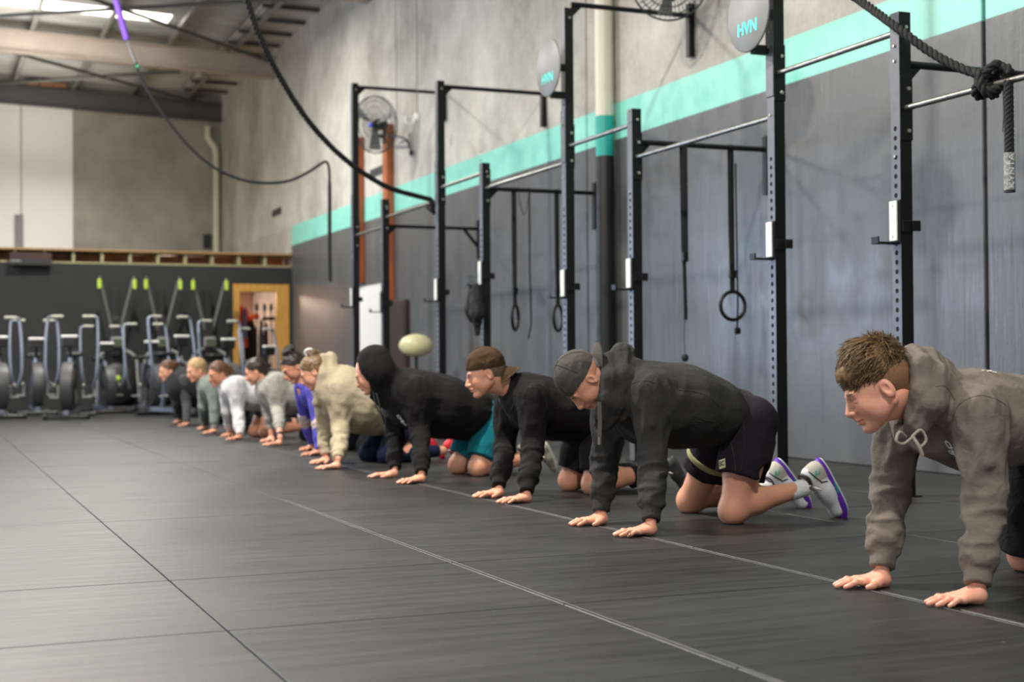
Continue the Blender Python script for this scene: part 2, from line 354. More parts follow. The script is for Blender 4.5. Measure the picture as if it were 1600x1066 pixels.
# strip of corrugated sheet along the right wall, ridges running away from the camera, dark battens under it
xg0, xg1 = 4.98, WX - .01; V = []; n = 24
for i in range(n + 1):
    x = xg0 + (xg1 - xg0) * i / n; z = rz(x) + .17 + .02 * (i % 2); V += [(x, 8.0, z), (x, YE - .3, z)]
MB().add(V, [(2 * i, 2 * i + 1, 2 * i + 3, 2 * i + 2) for i in range(n)]).ob('gutter_sheet', mat('bright_corrugated', (.5, .5, .48), .5, var=.1, vs=3), ceilo)
for k in range(22):
    y = 10.2 + .92 * k; MB().box((xg0, y - .035, rz(5.4) + .10), (xg1, y + .035, rz(5.4) + .155)).ob('batten', M_rafd, ceilo)
def rod(p, q, r=.03): MB().tube([p, q], r, 6).ob('brace_rod', M_rafd, ceilo)
rod(tuple(atY(0, 25, 23.4)), (WX - .6, 20.5, rz(5.3) - .12))
rod((.6, 20.5, rz(.6) - .12), (WX - .1, 25.2, rz(WX) - .08))
rod(tuple(atY(20, 82, 25.6)), (WX - .2, 30.0, rz(5.7) - .1), .03)
rod(tuple(atY(0, 130, 29.2)), tuple(atY(280, 112, 26.2)), .035)
for px, py in ((455, 18), (470, 48), (480, 70)): pass
# cardboard cartons on top of the end rafter
for i, (a0, a1, b0, b1) in enumerate(((40, 60, 131, 147), (62, 103, 132, 149))):
    p = atY(a0, b1, YE - .15); q = atY(a1, b0, YE - .15)
    MB().box((p[0], YE - .3, rz(p[0]) + .01), (q[0], YE - .05, q[2]), bev=.005).ob('carton', mat('cardboard', s2l(140, 100, 76), .8, var=.15, vs=4), label=('narrow' if i == 0 else 'wide') + ' cardboard carton sitting on the end rafter under the roof', cat='box')
# ---- downpipes
def pipe(P, r, m, name, **k): return MB().tube(smooth_path(P, 6), r, 16).ob(name, m, **k)
c0 = atY(338, 390, YE - .12); X0 = c0[0]
pd = pipe([(X0 - .17, YE - .12, 5.75), (X0 - .17, YE - .12, 5.62), (X0 - .16, YE - .12, 5.5), (X0 - .03, YE - .12, 5.32), (X0, YE - .12, 5.15), (X0, YE - .12, 4.9), (X0, YE - .12, zt)], .07, M_pvc, 'corner_downpipe', label='cream plastic downpipe with an offset bend in the far corner', cat='pipe')
yp = atX(978, 300, WX)[1] + .22
def pvc_wall():
    m = bpy.data.materials.new('painted_downpipe'); m.use_nodes = True; N = m.node_tree.nodes; L = m.node_tree.links; b = N['Principled BSDF']; b.inputs['Roughness'].default_value = .4
    g = N.new('ShaderNodeNewGeometry'); sep = N.new('ShaderNodeSeparateXYZ'); L.new(g.outputs['Position'], sep.inputs[0])
    def lt(v):
        x = N.new('ShaderNodeMath'); x.operation = 'LESS_THAN'; L.new(sep.outputs[2], x.inputs[0]); x.inputs[1].default_value = v; return x.outputs[0]
    def mix(f, a, bb):
        x = N.new('ShaderNodeMix'); x.data_type = 'RGBA'; L.new(f, x.inputs[0])
        if isinstance(a, tuple): x.inputs[6].default_value = (*a, 1)
        else: L.new(a, x.inputs[6])
        x.inputs[7].default_value = (*bb, 1); return x.outputs[2]
    c = mix(lt(2.97), s2l(212, 206, 190), s2l(30, 160, 150)); c = mix(lt(2.60), c, (.007, .007, .008)); L.new(c, b.inputs['Base Color']); return m
MB().tube([(WX - .10, yp, 0), (WX - .10, yp, 6.2)], .085, 20).ob('wall_downpipe', pvc_wall(), label='tall round downpipe on the right wall, cream above, teal and black below', cat='pipe')
# dark box and grey box above mezzanine on the end wall
p = atY(318, 388, YE - .05); q = atY(329, 366, YE - .05)
MB().box((p[0], YE - .1, p[2]), (q[0], YE, q[2]), bev=.008).ob('switch_box', M_black, label='small black box on the end wall beside the corner downpipe', cat='box')
p = atY(23, 388, YE - .05); q = atY(36, 336, YE - .05)
MB().box((p[0], YE - .1, p[2]), (q[0], YE - .031, q[2]), bev=.008).ob('cable_cover', M_grey, label='narrow grey upright cover on the white end panels', cat='cover')
# vents on the right wall
def on_wall(px, py): return atX(px, py, WX)
def wall_rect(x0, y0, x1, y1):   # bounding rectangle on wall from two px corners -> (ya, za, yb, zb)
    a = on_wall(x0, y0); b = on_wall(x1, y1); return a[1], a[2], b[1], b[2]
M_grille = mat('grille_grey', (.10, .10, .10), .6)
def grille(x0, y0, x1, y1, label):
    a = on_wall(x0, y0); b = on_wall(x1, y1); za, zb = a[2], b[2]
    f = MB().box((WX - .012, b[1], zb), (WX, a[1], za), bev=.003).ob('wall_vent', M_grille, label=label, cat='vent')
    n = 8
    for k in range(n):
        y = b[1] + (a[1] - b[1]) * (k + .5) / n; MB().box((WX - .02, y - .012, zb + .01), (WX - .012, y + .012, za - .01)).ob('slat', M_black, f)
grille(579, 266, 606, 268, 'slotted grey vent on the wall between the two orange timber posts')
grille(426, 329, 440, 334, 'small dark slotted vent on the bare concrete near the far corner')
# timber posts that carry the fan
yt1 = on_wall(567, 300)[1]; yt2 = on_wall(612, 300)[1]
for nm, yy, zlo, zhi, wd, lb in (('timber_post', yt1, on_wall(567, 443)[2], on_wall(567, 215)[2], .16, 'left orange timber post bolted upright to the wall behind the fan'), ('timber_post', yt2, on_wall(612, 470)[2], on_wall(612, 195)[2], .20, 'right orange timber post bolted upright to the wall behind the fan')):
    MB().box((WX - .10, yy - wd / 2, zlo), (WX - .001, yy + wd / 2, zhi), bev=.006).ob(nm, M_timber, label=lb, cat='timber')
# whiteboard
wb0 = on_wall(600, 440); wb1 = on_wall(556, 552)
wb = MB().box((WX - .03, wb0[1], wb1[2]), (WX - .001, wb1[1], wb0[2]), bev=.004).ob('whiteboard', M_white, label='tall white board on the wall behind the far end of the rig', cat='whiteboard')
fr = MB(); ya, yb2, za, zb = wb0[1], wb1[1], wb1[2], wb0[2]
for (u0, v0, u1, v1) in ((ya, za, ya + .02, zb), (yb2 - .02, za, yb2, zb), (ya, za, yb2, za + .02), (ya, zb - .02, yb2, zb)): fr.box((WX - .036, u0, v0), (WX - .0305, u1, v1))
fr.ob('board_frame', M_silver, wb)
# dark wall recess below the right timber post
yq0 = on_wall(640, 500)[1]; yq1 = on_wall(605, 500)[1]
lk = MB().box((WX - .07, yq0, 0), (WX - .001, yq1, 1.55), bev=.01).ob('locker', mat('dark_maroon_metal', (.035, .022, .022), .5), label='dark brown locker against the wall below the right timber post', cat='locker')
MB().box((WX - .078, yq0 + .03, .06), (WX - .071, yq1 - .03, 1.5), bev=.002).ob('locker_door', mat('dark_maroon_metal', (.035, .022, .022), .5), lk)

# ================================================================== THE RIG
RX = 4.75; HW = .0375
posts = [(6.09, 2.535), (7.27, 3.95), (9.11, 2.535), (10.25, 3.53), (12.06, 2.535), (13.26, 3.51), (15.09, 2.535), (16.25, 4.04)]
rig = empty('pull_up_rig', (RX, 11.2, 0), 'long black steel pull-up rig with eight uprights in front of the right wall', 'rig')
def upright_mesh(H):
    b = MB(); z0, z1 = .35, 1.93; pit = .05; n = int(round((z1 - z0) / pit)); r = .0135; e = HW
    # four sides; the two faces across X get real round holes between z0 and z1
    for sg in (-1, 1):
        b.add([(-e, sg * e, 0), (e, sg * e, 0), (e, sg * e, H), (-e, sg * e, H)], [(0, 1, 2, 3) if sg < 0 else (3, 2, 1, 0)], 0)
    for sg in (-1, 1):
        def P(y, z, d=0): return (sg * (e - d), y, z)
        for (a, c) in ((0, z0), (z0 + n * pit, H)): b.add([P(-e, a), P(e, a), P(e, c), P(-e, c)], [(0, 1, 2, 3) if sg > 0 else (3, 2, 1, 0)], 1)
        for k in range(n):
            a = z0 + k * pit; zc = a + pit / 2; V = []; ca = math.atan2(pit / 2, e); A = [0, .3, ca, 1.05, pi / 2, pi - 1.05, pi - ca, pi - .3]; A = A + [t + pi for t in A]; K = 16
            sq = []
            for i in range(K):
                t = A[i]; cx, cz = cos(t), sin(t); m = max(abs(cx) / e, abs(cz) / (pit / 2)); sq.append(P(cx / m, zc + cz / m))
            # snap square corners
            rg = [P(r * cos(A[i]), zc + r * sin(A[i])) for i in range(K)]
            inn = [P(r * cos(A[i]), zc + r * sin(A[i]), .0028) for i in range(K)]
            F = [(i, (i + 1) % K, K + (i + 1) % K, K + i) for i in range(K)]
            b.add(sq + rg, F if sg > 0 else [f[::-1] for f in F], 1)
            b.add(rg + inn, F if sg > 0 else [f[::-1] for f in F], 2); b.add(inn, [tuple(range(K))], 2)
    b.add([(-e, -e, H), (e, -e, H), (e, e, H), (-e, e, H)], [(0, 1, 2, 3)], 0)
    b.add([(-e * .86, -e * .86, .0), (e * .86, -e * .86, 0), (e * .86, e * .86, H * .999), (-e * .86, e * .86, H * .999)], [], 2)
    # dark liner just behind the face so the corner slivers stay closed
    for sg in (-1, 1): b.add([(sg * (e - .0035), -e, 0), (sg * (e - .0035), e, 0), (sg * (e - .0035), e, H), (sg * (e - .0035), -e, H)], [(0, 1, 2, 3)], 1)
    b.box((-.06, -.06, 0), (.06, .06, .008), 0)
    return b
bolt_me = MB().lathe([(0, .012), (.010, .012), (.012, .008), (.012, 0)], 6, smooth=False).me('bolt'); bolt_me.materials.append(M_bolt)
def bolt(loc, axis, parent, s=1.):
    o = bpy.data.objects.new('bolt', bolt_me); COL.objects.link(o); o.parent = parent
    o.matrix_local = Matrix.Translation(loc) @ Vector(axis).to_track_quat('Z', 'Y').to_matrix().to_4x4() @ Matrix.Scale(s, 4)
RL = Vector((RX, 11.2, 0))
def rl(x, y, z): return (x - RL.x, y - RL.y, z)
for i, (y, H) in enumerate(posts):
    u = upright_mesh(H).ob('upright', [M_steel, M_steelface, M_hole], rig); u.location = rl(RX, y, 0)
    # joining plates with bolts facing the camera and the room
    zb = {0: 2.03, 1: 2.44, 2: 2.19, 3: 2.43, 4: 2.31, 5: 2.45, 6: 2.33, 7: 2.23}[i]
    pl = MB().box((-HW - .002, -HW - .007, zb - .17), (HW + .004, -HW - .0005, zb + .17), bev=.002).ob('joint_plate', M_steel, u)
    for dz_ in (-.12, .10): bolt((.012, -HW - .007, zb + dz_), (0, -1, 0), u, 1.0)
    for dz_ in (-.25, .25, .33): bolt((-HW, 0, zb + dz_), (-1, 0, 0), u, .7)
    if H > 3: MB().box((-HW - .007, -HW - .003, 2.30), (-HW - .0005, HW + .003, 2.72), bev=.002).ob('joint_plate', M_steelface, u); bolt((-HW - .007, 0, 2.6), (-1, 0, 0), u)
    bolt((.005, -HW, H - .08), (0, -1, 0), u, .9)
bars = [(6.09, 4.2, 2.03), (7.27, 6.09, 2.44), (9.11, 7.27, 2.185), (10.25, 9.11, 2.43), (12.06, 10.25, 2.305), (13.26, 12.06, 2.45), (15.09, 13.26, 2.33), (16.25, 15.09, 2.23)]
for y0, y1, z in bars: MB().tube([rl(RX, y0 - (HW if y0 != y1 else 0), z), rl(RX, y1 + HW, z)], .0165, 12).ob('pull_up_bar', M_bar, rig)
struts = [(0, 2.27, 0), (2, 2.30, 0), (3, 3.57, 1), (4, 2.305, 1), (5, 3.46, 1), (6, 2.24, 2), (7, 4.0, 1), (1, 3.9, 1)]
for i, z, k in struts:
    y = posts[i][0]
    MB().tube([rl(RX + HW, y, z), rl(WX - .02, y, z)], .02, 10).ob('wall_strut', M_steel, rig)
    MB().add([rl(RX + HW, y - .004, z - .11), rl(RX + HW + .10, y - .004, z - .01), rl(RX + HW, y - .004, z), rl(RX + HW, y + .004, z - .11), rl(RX + HW + .10, y + .004, z - .01), rl(RX + HW, y + .004, z)],
             [(0, 1, 2), (5, 4, 3), (0, 3, 4, 1), (1, 4, 5, 2), (2, 5, 3, 0)]).ob('gusset', M_steel, rig)
    MB().box(rl(WX - .055, y - .03, z - .34), rl(WX - .001, y + .03, z + .10), bev=.003).ob('wall_bracket', M_steel, rig)
    if k == 2: MB().tube([rl(WX - .22, y, z), rl(WX - .03, y, z - .22)], .02, 8).ob('strut_brace', M_steel, rig)
# round ball targets
for (y, z, lb) in ((7.30, 2.80, 'round grey target board with teal letters on the second upright'), (10.25, 3.05, 'round grey target board with teal letters on the fourth upright')):
    T = Matrix.Translation(rl(RX - .15, y + .02, z)) @ Matrix.Rotation(-pi / 2, 4, 'Y')
    d = MB().lathe([(0, .012), (.222, .012), (.228, .007), (.228, 0), (0, 0)], 48, T=T).ob('target_board', M_disc, rig); d['label'] = lb
    MB().box(rl(RX - .14, y - .03, z - .24), rl(RX - HW, y + .03, z - .19), bev=.003).ob('board_arm', M_steel, rig)
    MB().box(rl(RX - .14, y - .03, z - .02), rl(RX - HW, y + .03, z + .03), bev=.003).ob('board_arm', M_steel, rig)
    text_mesh('HVN', .105, M_teal, parent=d, M=basis(rl(RX - .164, y + .02, z - .085), (0, -1, 0), (0, 0, 1), (-1, 0, 0)), bold=.003, sx=1.0, ext=.0008)
# J-hooks
jh = [(0, 1.44, 'white faced J-hook on the nearest upright'), (1, 1.44, 'white faced J-hook on the second upright from the right'), (2, 1.35, 'white faced J-hook on the third upright from the right'), (3, 1.34, 'white faced J-hook on the fourth upright, in front of the hidden ring'),
      (4, 1.53, 'white faced J-hook above the hanging black jacket'), (5, 1.44, 'white faced J-hook on the tall upright beside the cream punch ball'), (6, 1.40, 'black J-hook in front of the white board'), (7, 1.50, 'white faced J-hook on the farthest upright')]
for i, z, lb in jh:
    y = posts[i][0]; r = empty('j_hook', (RX, y, z), lb, 'J-hook', 'J-hooks clipped on the rig')
    MB().box((-HW - .012, -HW - .008, -.11), (-HW - .001, HW + .008, .11), bev=.002).ob('back_plate', M_steel, r)
    if i != 6: MB().box((-HW - .024, -.03, -.105), (-HW - .0125, .03, .105), bev=.003).ob('plastic_face', M_uhmw, r)
    MB().box((-HW - .13, -.03, -.122), (-HW - .001, .03, -.111), bev=.002).ob('shelf', M_steel, r)
    MB().box((-HW - .14, -.03, -.122), (-HW - .130, .03, -.085), bev=.002).ob('lip', M_steel, r)
    MB().box((-HW - .001, -HW - .016, -.06), (.03, -HW - .001, .0), bev=.002).box((.018, -HW - .03, -.055), (HW + .03, -HW - .017, .0), bev=.002).ob('side_bracket', M_steel, r)
    if i != 6:
        for q in (-.08, .08): bolt((-HW - .024, 0, q), (-1, 0, 0), r, .45)
# ================================================================== HANGING STRAPS, RINGS, ROPES
def ring_item(px, ys, zs, pyc, rpx_w, rpx_h, label, Y, ztop, tailpy=None, dx=0.):
    c = atY(px, pyc, Y); r = empty('gym_ring', (c[0], Y, c[2]), label, 'gym ring', 'gymnastic rings hung from the wall struts')
    Z = (c - CAM) @ FW; ro = rpx_h / FPX * Z; yaw = math.acos(min(1, rpx_w / rpx_h)); P = []
    for k in range(28):
        t = 2 * pi * k / 28; P.append((cos(t) * ro * cos(yaw), cos(t) * ro * sin(yaw), sin(t) * ro))
    MB().tube(P, .0145, 10, closed=True).ob('ring', M_steel, r)
    h = ztop - c[2]
    MB().strap([(0, 0, ro - .01), (0, -.002, h * .5), (0, 0, h + .022), (0, .025, h + .02), (0, .022, h * .5), (.004, .01, ro - .01)], (.019, 0, 0), .003).ob('strap', M_strap, r)
    MB().box((-.026, -.016, ro + .1), (.026, .016, ro + .16), bev=.004).ob('buckle', M_steel, r)
    if tailpy is not None:
        e = atY(px + 4, tailpy, Y)[2] - c[2]
        MB().strap([(.022, -.02, h * .9), (.03, -.022, 0), (.022, -.022, e)], (.008, .003, 0), .002).ob('strap_tail', M_strap, r)
        MB().box((.0, -.035, e - .05), (.05, -.01, e), bev=.008).ob('tail_buckle', M_steel, r)
    return r
ring_item(1145, 0, 0, 478, 22, 22, 'black gym ring facing the room, buckle dangling below it', 9.11, 2.30, 512)
ring_item(805, 0, 0, 496, 12, 20, 'narrow looking black gym ring left of the fourth upright', 12.06, 2.305)
ring_item(872, 0, 0, 497, 14, 20, 'black gym ring half hidden behind the fourth upright', 12.06, 2.305)
s0 = atY(1069, 400, 9.11); r = empty('suspension_strap', (s0[0], 9.11, 2.30), 'black suspension strap without ring, thin cord and small ball at its end', 'strap')
z1 = atY(1069, 405, 9.11)[2] - 2.3; z2 = atY(1069, 500, 9.11)[2] - 2.3; z3 = atY(1069, 555, 9.11)[2] - 2.3
MB().strap([(0, -.023, .02), (0, -.023, z1)], (.021, 0, 0), .004).ob('strap', M_strap, r)
MB().strap([(0, .023, .02), (0, .006, z1)], (.019, 0, 0), .004).ob('strap', M_strap, r)
MB().strap([(0, 0, z1), (.004, -.01, z2)], (.015, 0, 0), .006).ob('lower_strap', M_strap, r)
MB().box((-.022, -.03, z1 - .02), (.022, .012, z1 + .05), bev=.005).ob('buckle', M_steel, r)
MB().tube([(0, 0, z2 + .02), (-.008, 0, (z2 + z3) / 2), (0, 0, z3)], .003, 6).ob('cord', M_strap, r)
MB().lathe([(0, .03), (.02, .022), (.028, 0), (.02, -.022), (0, -.03)], 12, T=Matrix.Translation((0, 0, z3 - .02))).ob('cord_ball', M_strap, r)
s0 = atY(817, 300, 12.06); r = empty('loose_strap', (s0[0], 12.06, 2.305), 'looped black webbing strap with a long loose tail beside the narrow ring', 'strap')
MB().strap([(-.05, -.024, .02), (-.045, -.024, -.1), (-.02, -.024, -.2), (.0, -.024, -.235), (.02, -.024, -.2), (.045, -.024, -.08), (.05, -.024, .02)], (.006, .018, 0), .004).ob('strap_loop', M_strap, r)
zz = atY(820, 530, 12.06)[2] - 2.305
MB().strap([(.052, -.03, .02), (.05, -.03, zz * .5), (.062, -.03, zz * .9), (.03, -.03, zz)], (.012, .012, 0), .003).ob('strap_tail', M_strap, r)

def braided(P, rad, strands=3, pitch=.11, n=7, nseg=None):
    P = [np.array(p, float) for p in P]; L = [0.]
    for a, b in zip(P[:-1], P[1:]): L.append(L[-1] + np.linalg.norm(b - a))
    ns = int(L[-1] / (pitch / 9)); mb = MB(); L = np.array(L); A = np.array(P)
    S = np.linspace(0, L[-1], ns); Q = np.stack([np.interp(S, L, A[:, k]) for k in range(3)], 1); T = np.gradient(Q, axis=0); T /= np.linalg.norm(T, axis=1)[:, None]
    u = np.cross(T[0], (0, 0, 1.)); 
    if np.linalg.norm(u) < .1: u = np.cross(T[0], (1., 0, 0))
    U = []
    for t in T: u = u - t * (u @ t); u = u / np.linalg.norm(u); U.append(u)
    U = np.array(U); V = np.cross(T, U)
    for s in range(strands):
        ph = 2 * pi * S / pitch + 2 * pi * s / strands
        path = Q + (U * np.cos(ph)[:, None] + V * np.sin(ph)[:, None]) * rad * .5
        mb.tube([tuple(p) for p in path], rad * .56, n)
    return mb
# near climbing rope
kn = atX(1546, 128, RX)
rp = empty('climbing_rope', tuple(kn), 'thick black braided climbing rope knotted over the nearest pull-up bar', 'rope')
def L_(p): return (p[0] - kn[0], p[1] - kn[1], p[2] - kn[2])
pts = [atY(1235, -75, 6.75), atY(1290, -35, 6.55), atY(1345, 2, 6.3), atY(1400, 42, 6.0), atY(1455, 82, 5.8), atY(1505, 108, 5.62), atY(1540, 118, 5.5)]
braided([L_(p) for p in smooth_path(pts, 8)], .024).ob('rope_length', M_rope, rp)
kp = [L_(kn + np.array(v)) for v in [(-.05, .05, .05), (-.06, .0, .03), (-.05, -.02, -.05), (.0, -.03, -.07), (.05, 0, -.02), (.05, .02, .05), (0, .03, .06), (-.05, .02, .0), (-.03, -.04, -.05), (.03, -.07, -.02), (.04, -.06, .05), (-.02, -.05, .07), (-.05, .04, -.03), (.0, .06, -.06), (.04, .04, .03), (.02, -.05, .06), (.02, -.10, .05), (.02, -.12, .02)]]
braided(smooth_path(kp, 7), .022).ob('rope_knot', M_rope, rp)
tb = atX(1576, 150, RX - .02); te = atX(1580, 297, RX - .02); te[1] = tb[1]; te[0] = tb[0]
braided([L_(tb + np.array((0, 0, .07))), L_(tb), L_((tb + te) / 2), L_(te)], .023, 4, .09).ob('rope_tail', M_rope, rp)
MB().tube([L_(te + np.array((0, 0, .004))), L_(te + np.array((0, 0, -.01)))], .026, 14).ob('end_cap', M_black, rp)
zt1 = atX(1579, 240, RX)[2]
MB().tube([L_((te[0], te[1], zt1)), L_((te[0], te[1], te[2]))], .0262, 16, caps=False).ob('taped_end', mat('speckled_tape', (.02, .02, .02), .5, var=.9, vs=70, var2=(.5, .5, .5)), rp)
dv = np.array([-.35, -.93, 0]); dv /= np.linalg.norm(dv); px_ = np.array([.93, -.35, 0])
tmx = L_((te[0] + dv[0] * .028, te[1] + dv[1] * .028, (zt1 + te[2]) / 2))
text_mesh('KYNTA', .034, mat('white_print', (.7, .7, .72), .6), parent=rp, M=basis(tmx, (0, 0, 1), tuple(-px_), tuple(dv)), sx=1.45)
fa = atX(1567, 140, RX - .03); MB().tube([L_(fa), L_(fa + np.array((.004, 0, -.12))), L_(fa + np.array((-.004, 0, -.2)))], .0022, 5).ob('frayed_string', M_rope, rp)
fz = MB()
for k in range(60):
    p = Vector(L_(pts[1 + k % 5] * (1 - (k % 7) / 7) + pts[min(6, 2 + k % 5)] * ((k % 7) / 7))); a = Vector((random.uniform(-1, 1), random.uniform(-1, 1), random.uniform(-1, 1))).normalized()
    fz.tube([p + a * .02, p + a * .036 + Vector((0, 0, random.uniform(-.008, .008)))], [.0012, .0004], 3)
fz.ob('loose_fibres', M_rope, rp, kind='stuff')
# middle swagging rope to the tall upright
e0 = atX(674, 312, RX - .02)
P = smooth_path([atY(372, -40, 11.6), atY(386, 0, 11.7), atY(404, 52, 11.85), atY(436, 118, 12.1), atY(484, 192, 12.4), atY(540, 250, 12.7), atY(600, 290, 13.0), atY(645, 305, 13.3), e0], 6)
rp2 = empty('climbing_rope', tuple(e0), 'thick black rope sagging from the roof to the tall upright near the punch ball', 'rope')
braided([(p[0] - e0[0], p[1] - e0[1], p[2] - e0[2]) for p in P], .027, 3, .14, 5).ob('rope_length', M_rope, rp2)
braided(smooth_path([(-.02, 0, 0), (.0, -.05, -.04), (.02, .04, -.1), (-.03, .05, -.06), (-.02, -.05, -.1), (.03, 0, -.13), (.0, .03, -.03)], 6), .024, 3, .12, 5).ob('rope_knot', M_rope, rp2)
# far cable with purple sleeve
Y3 = 15.5
P = [atY(x, y, Y3) for x, y in ((213, 98), (216, 112), (230, 140), (258, 183), (295, 228), (335, 262), (375, 280), (412, 286), (450, 283), (480, 270), (500, 257), (509, 253), (514, 262), (515, 290), (515, 350), (515, 400), (516, 440))]
o3 = P[0]; c3 = empty('hanging_cable', tuple(o3), 'long thin black rope with a purple sleeve, looping below the roof', 'rope')
def L3(p): return (p[0] - o3[0], p[1] - o3[1], p[2] - o3[2])
SPt = smooth_path([L3(p) for p in P], 6); MB().tube(SPt, [.016 + .006 * (k > len(SPt) * .8) for k in range(len(SPt))], 8).ob('rope_length', M_rope, c3)
MB().tube([L3(atY(178, -20, Y3)), L3(atY(181, 0, Y3)), L3(atY(190, 32, Y3)), L3(atY(198, 62, Y3))], .034, 10).ob('purple_sleeve', mat('purple_sleeve', s2l(112, 72, 190), .6), c3)
MB().tube([L3(atY(198, 60, Y3)), L3(atY(205, 80, Y3)), L3(atY(213, 98, Y3))], .014, 8).ob('steel_link', M_bar, c3)
MB().lathe([(0, .02), (.022, .012), (.022, -.012), (0, -.02)], 10, T=Matrix.Translation(L3(atY(215, 104, Y3)))).ob('green_tag', mat('green_tag', s2l(40, 160, 110), .6), c3)

# ================================================================== WALL FANS, PUNCH BALL, PULLEY
M_cage = mat('dark_wire', (.03, .03, .03), .5)
M_blade = mat('fan_blade_grey', (.16, .16, .155), .5)
def wall_fan(c, nrm, rad, wallpt, label):
    r = empty('wall_fan', tuple(c), label, 'fan')
    q = Vector(nrm).to_track_quat('Z', 'Y').to_matrix().to_4x4(); mb = MB()
    for rr, zz in ((rad, 0), (rad * .99, .03), (rad, -.03)): mb.tube([q @ Vector((rr * cos(t), rr * sin(t), zz)) for t in [2 * pi * k / 40 for k in range(40)]], .007 if zz == 0 else .004, 5, closed=True)
    for fs in (1, -1):
        for k in range(44):
            t = 2 * pi * k / 44; mb.tube([q @ Vector((rad * a * cos(t + .25 * (1 - a)), rad * a * sin(t + .25 * (1 - a)), fs * (.085 * (1 - a ** 2.2)))) for a in (.16, .45, .72, 1)], .0022, 3, caps=False)
        for a in (.16, .4, .65, .85): mb.tube([q @ Vector((rad * a * cos(t), rad * a * sin(t), fs * .086 * (1 - a ** 2.2))) for t in [2 * pi * k / 32 for k in range(32)]], .003, 4, closed=True)
    mb.ob('cage', M_cage, r)
    for k in range(3):
        b = MB(); t0 = 2 * pi * k / 3 + .4; V = []
        for a in (.14, .4, .7, .9):
            for w_, tw in ((-.30 * (1 - .2 * a), .03), (.30 * (1 - .3 * a), -.03)):
                V.append(q @ Vector((rad * a * cos(t0 + w_), rad * a * sin(t0 + w_), tw)))
        V2 = [v + q.to_3x3() @ Vector((0, 0, .004)) for v in V]; n = len(V); F = []
        for i in range(3): F += [(2 * i, 2 * i + 1, 2 * i + 3, 2 * i + 2), (n + 2 * i, n + 2 * i + 2, n + 2 * i + 3, n + 2 * i + 1), (2 * i, 2 * i + 2, n + 2 * i + 2, n + 2 * i), (2 * i + 1, n + 2 * i + 1, n + 2 * i + 3, 2 * i + 3)]
        b.add(V + V2, F + [(0, n, n + 1, 1), (n - 2, n - 1, 2 * n - 1, 2 * n - 2)], 0).ob('blade', M_blade, r)
    MB().lathe([(0, -.2), (.06, -.19), (.075, -.12), (.07, -.03), (.045, 0), (.045, .04), (0, .05)], 16, T=q).ob('motor', M_black, r)
    MB().lathe([(0, .098), (.035, .095), (.04, .085), (0, .085)], 16, T=q).ob('badge', mat('blue_badge', s2l(80, 80, 190), .5), r)
    m0 = q @ Vector((0, 0, -.15)); wl_ = Vector(wallpt) - Vector(c)
    MB().tube([m0, m0 + Vector((.03, 0, -.12)), wl_ + Vector((-.12, 0, 0)), wl_], .02, 8).ob('arm', M_black, r)
    MB().box(wl_ - Vector((.015, .05, .09)), wl_ + Vector((0, .05, .09)), bev=.004).ob('mount_plate', M_black, r)
    return r
fc = atX(586, 195, WX - .42); wall_fan(fc, (-.85, -.5, -.15), .37, (WX - .1, yt2, fc[2] - .05), 'round wire wall fan fixed to the right orange timber post')
fc2 = atX(1046, -28, WX - .42); wall_fan(fc2, (-.45, -.87, -.15), .30, (WX, fc2[1] - .3, fc2[2] + .1), 'round wire wall fan at the top edge above the fourth upright')
MB().tube(smooth_path([atX(603, 212, WX - .15), atX(620, 213, WX - .1), atX(634, 218, WX - .07), atX(641, 232, WX - .05), atX(643, 243, WX - .05)], 5), [.012] * 17 + [.03] * 3 + [.02], 8).ob('fan_cable', M_black, label='short black cable with plug curving away from the fan post', cat='cable')
pc = atX(640, 188, WX - .5); pl_ = empty('pulley', tuple(pc), 'small white ring and pulley hanging on a thin line beside the wall fan', 'pulley')
MB().tube([(cos(2 * pi * k / 20) * .055, sin(2 * pi * k / 20) * .03, sin(2 * pi * k / 20) * .055) for k in range(20)], .012, 8, closed=True).ob('ring', M_white, pl_)
a = atX(652, 183, WX - .5) - pc
MB().lathe([(0, .05), (.035, .045), (.04, 0), (.035, -.045), (0, -.05)], 12, T=Matrix.Translation(a)).ob('wheel', M_white, pl_)
MB().tube([tuple(a), (a[0], a[1], 6.2 - pc[2])], .006, 6).ob('line', M_grey, pl_)
bc = atX(650, 540, 5.35); pb = empty('punch_ball', (bc[0], bc[1], 0), 'cream oval punch ball on a black floor stand, behind the rig', 'punch ball')
yw = .205; MB().lathe([(0.001, -1), (.35, -.93), (.66, -.75), (.87, -.48), (.98, -.2), (1, 0), (.98, .2), (.87, .48), (.66, .75), (.35, .93), (.001, 1)], 32,
    T=Matrix.Translation((0, 0, bc[2])) @ Matrix.Rotation(-YAW, 4, 'Z') @ Matrix.Rotation(pi / 2, 4, 'Y') @ Matrix.Diagonal((.135, .135, yw, 1))).ob('ball', mat('cream_vinyl', s2l(206, 200, 158), .35, var=.06, vs=4), pb)
MB().tube([(0, 0, .02), (0, 0, bc[2] - .12)], .022, 10).ob('pole', M_black, pb)
MB().lathe([(0, .05), (.2, .045), (.22, .02), (.22, 0)], 24).ob('base', M_black, pb)

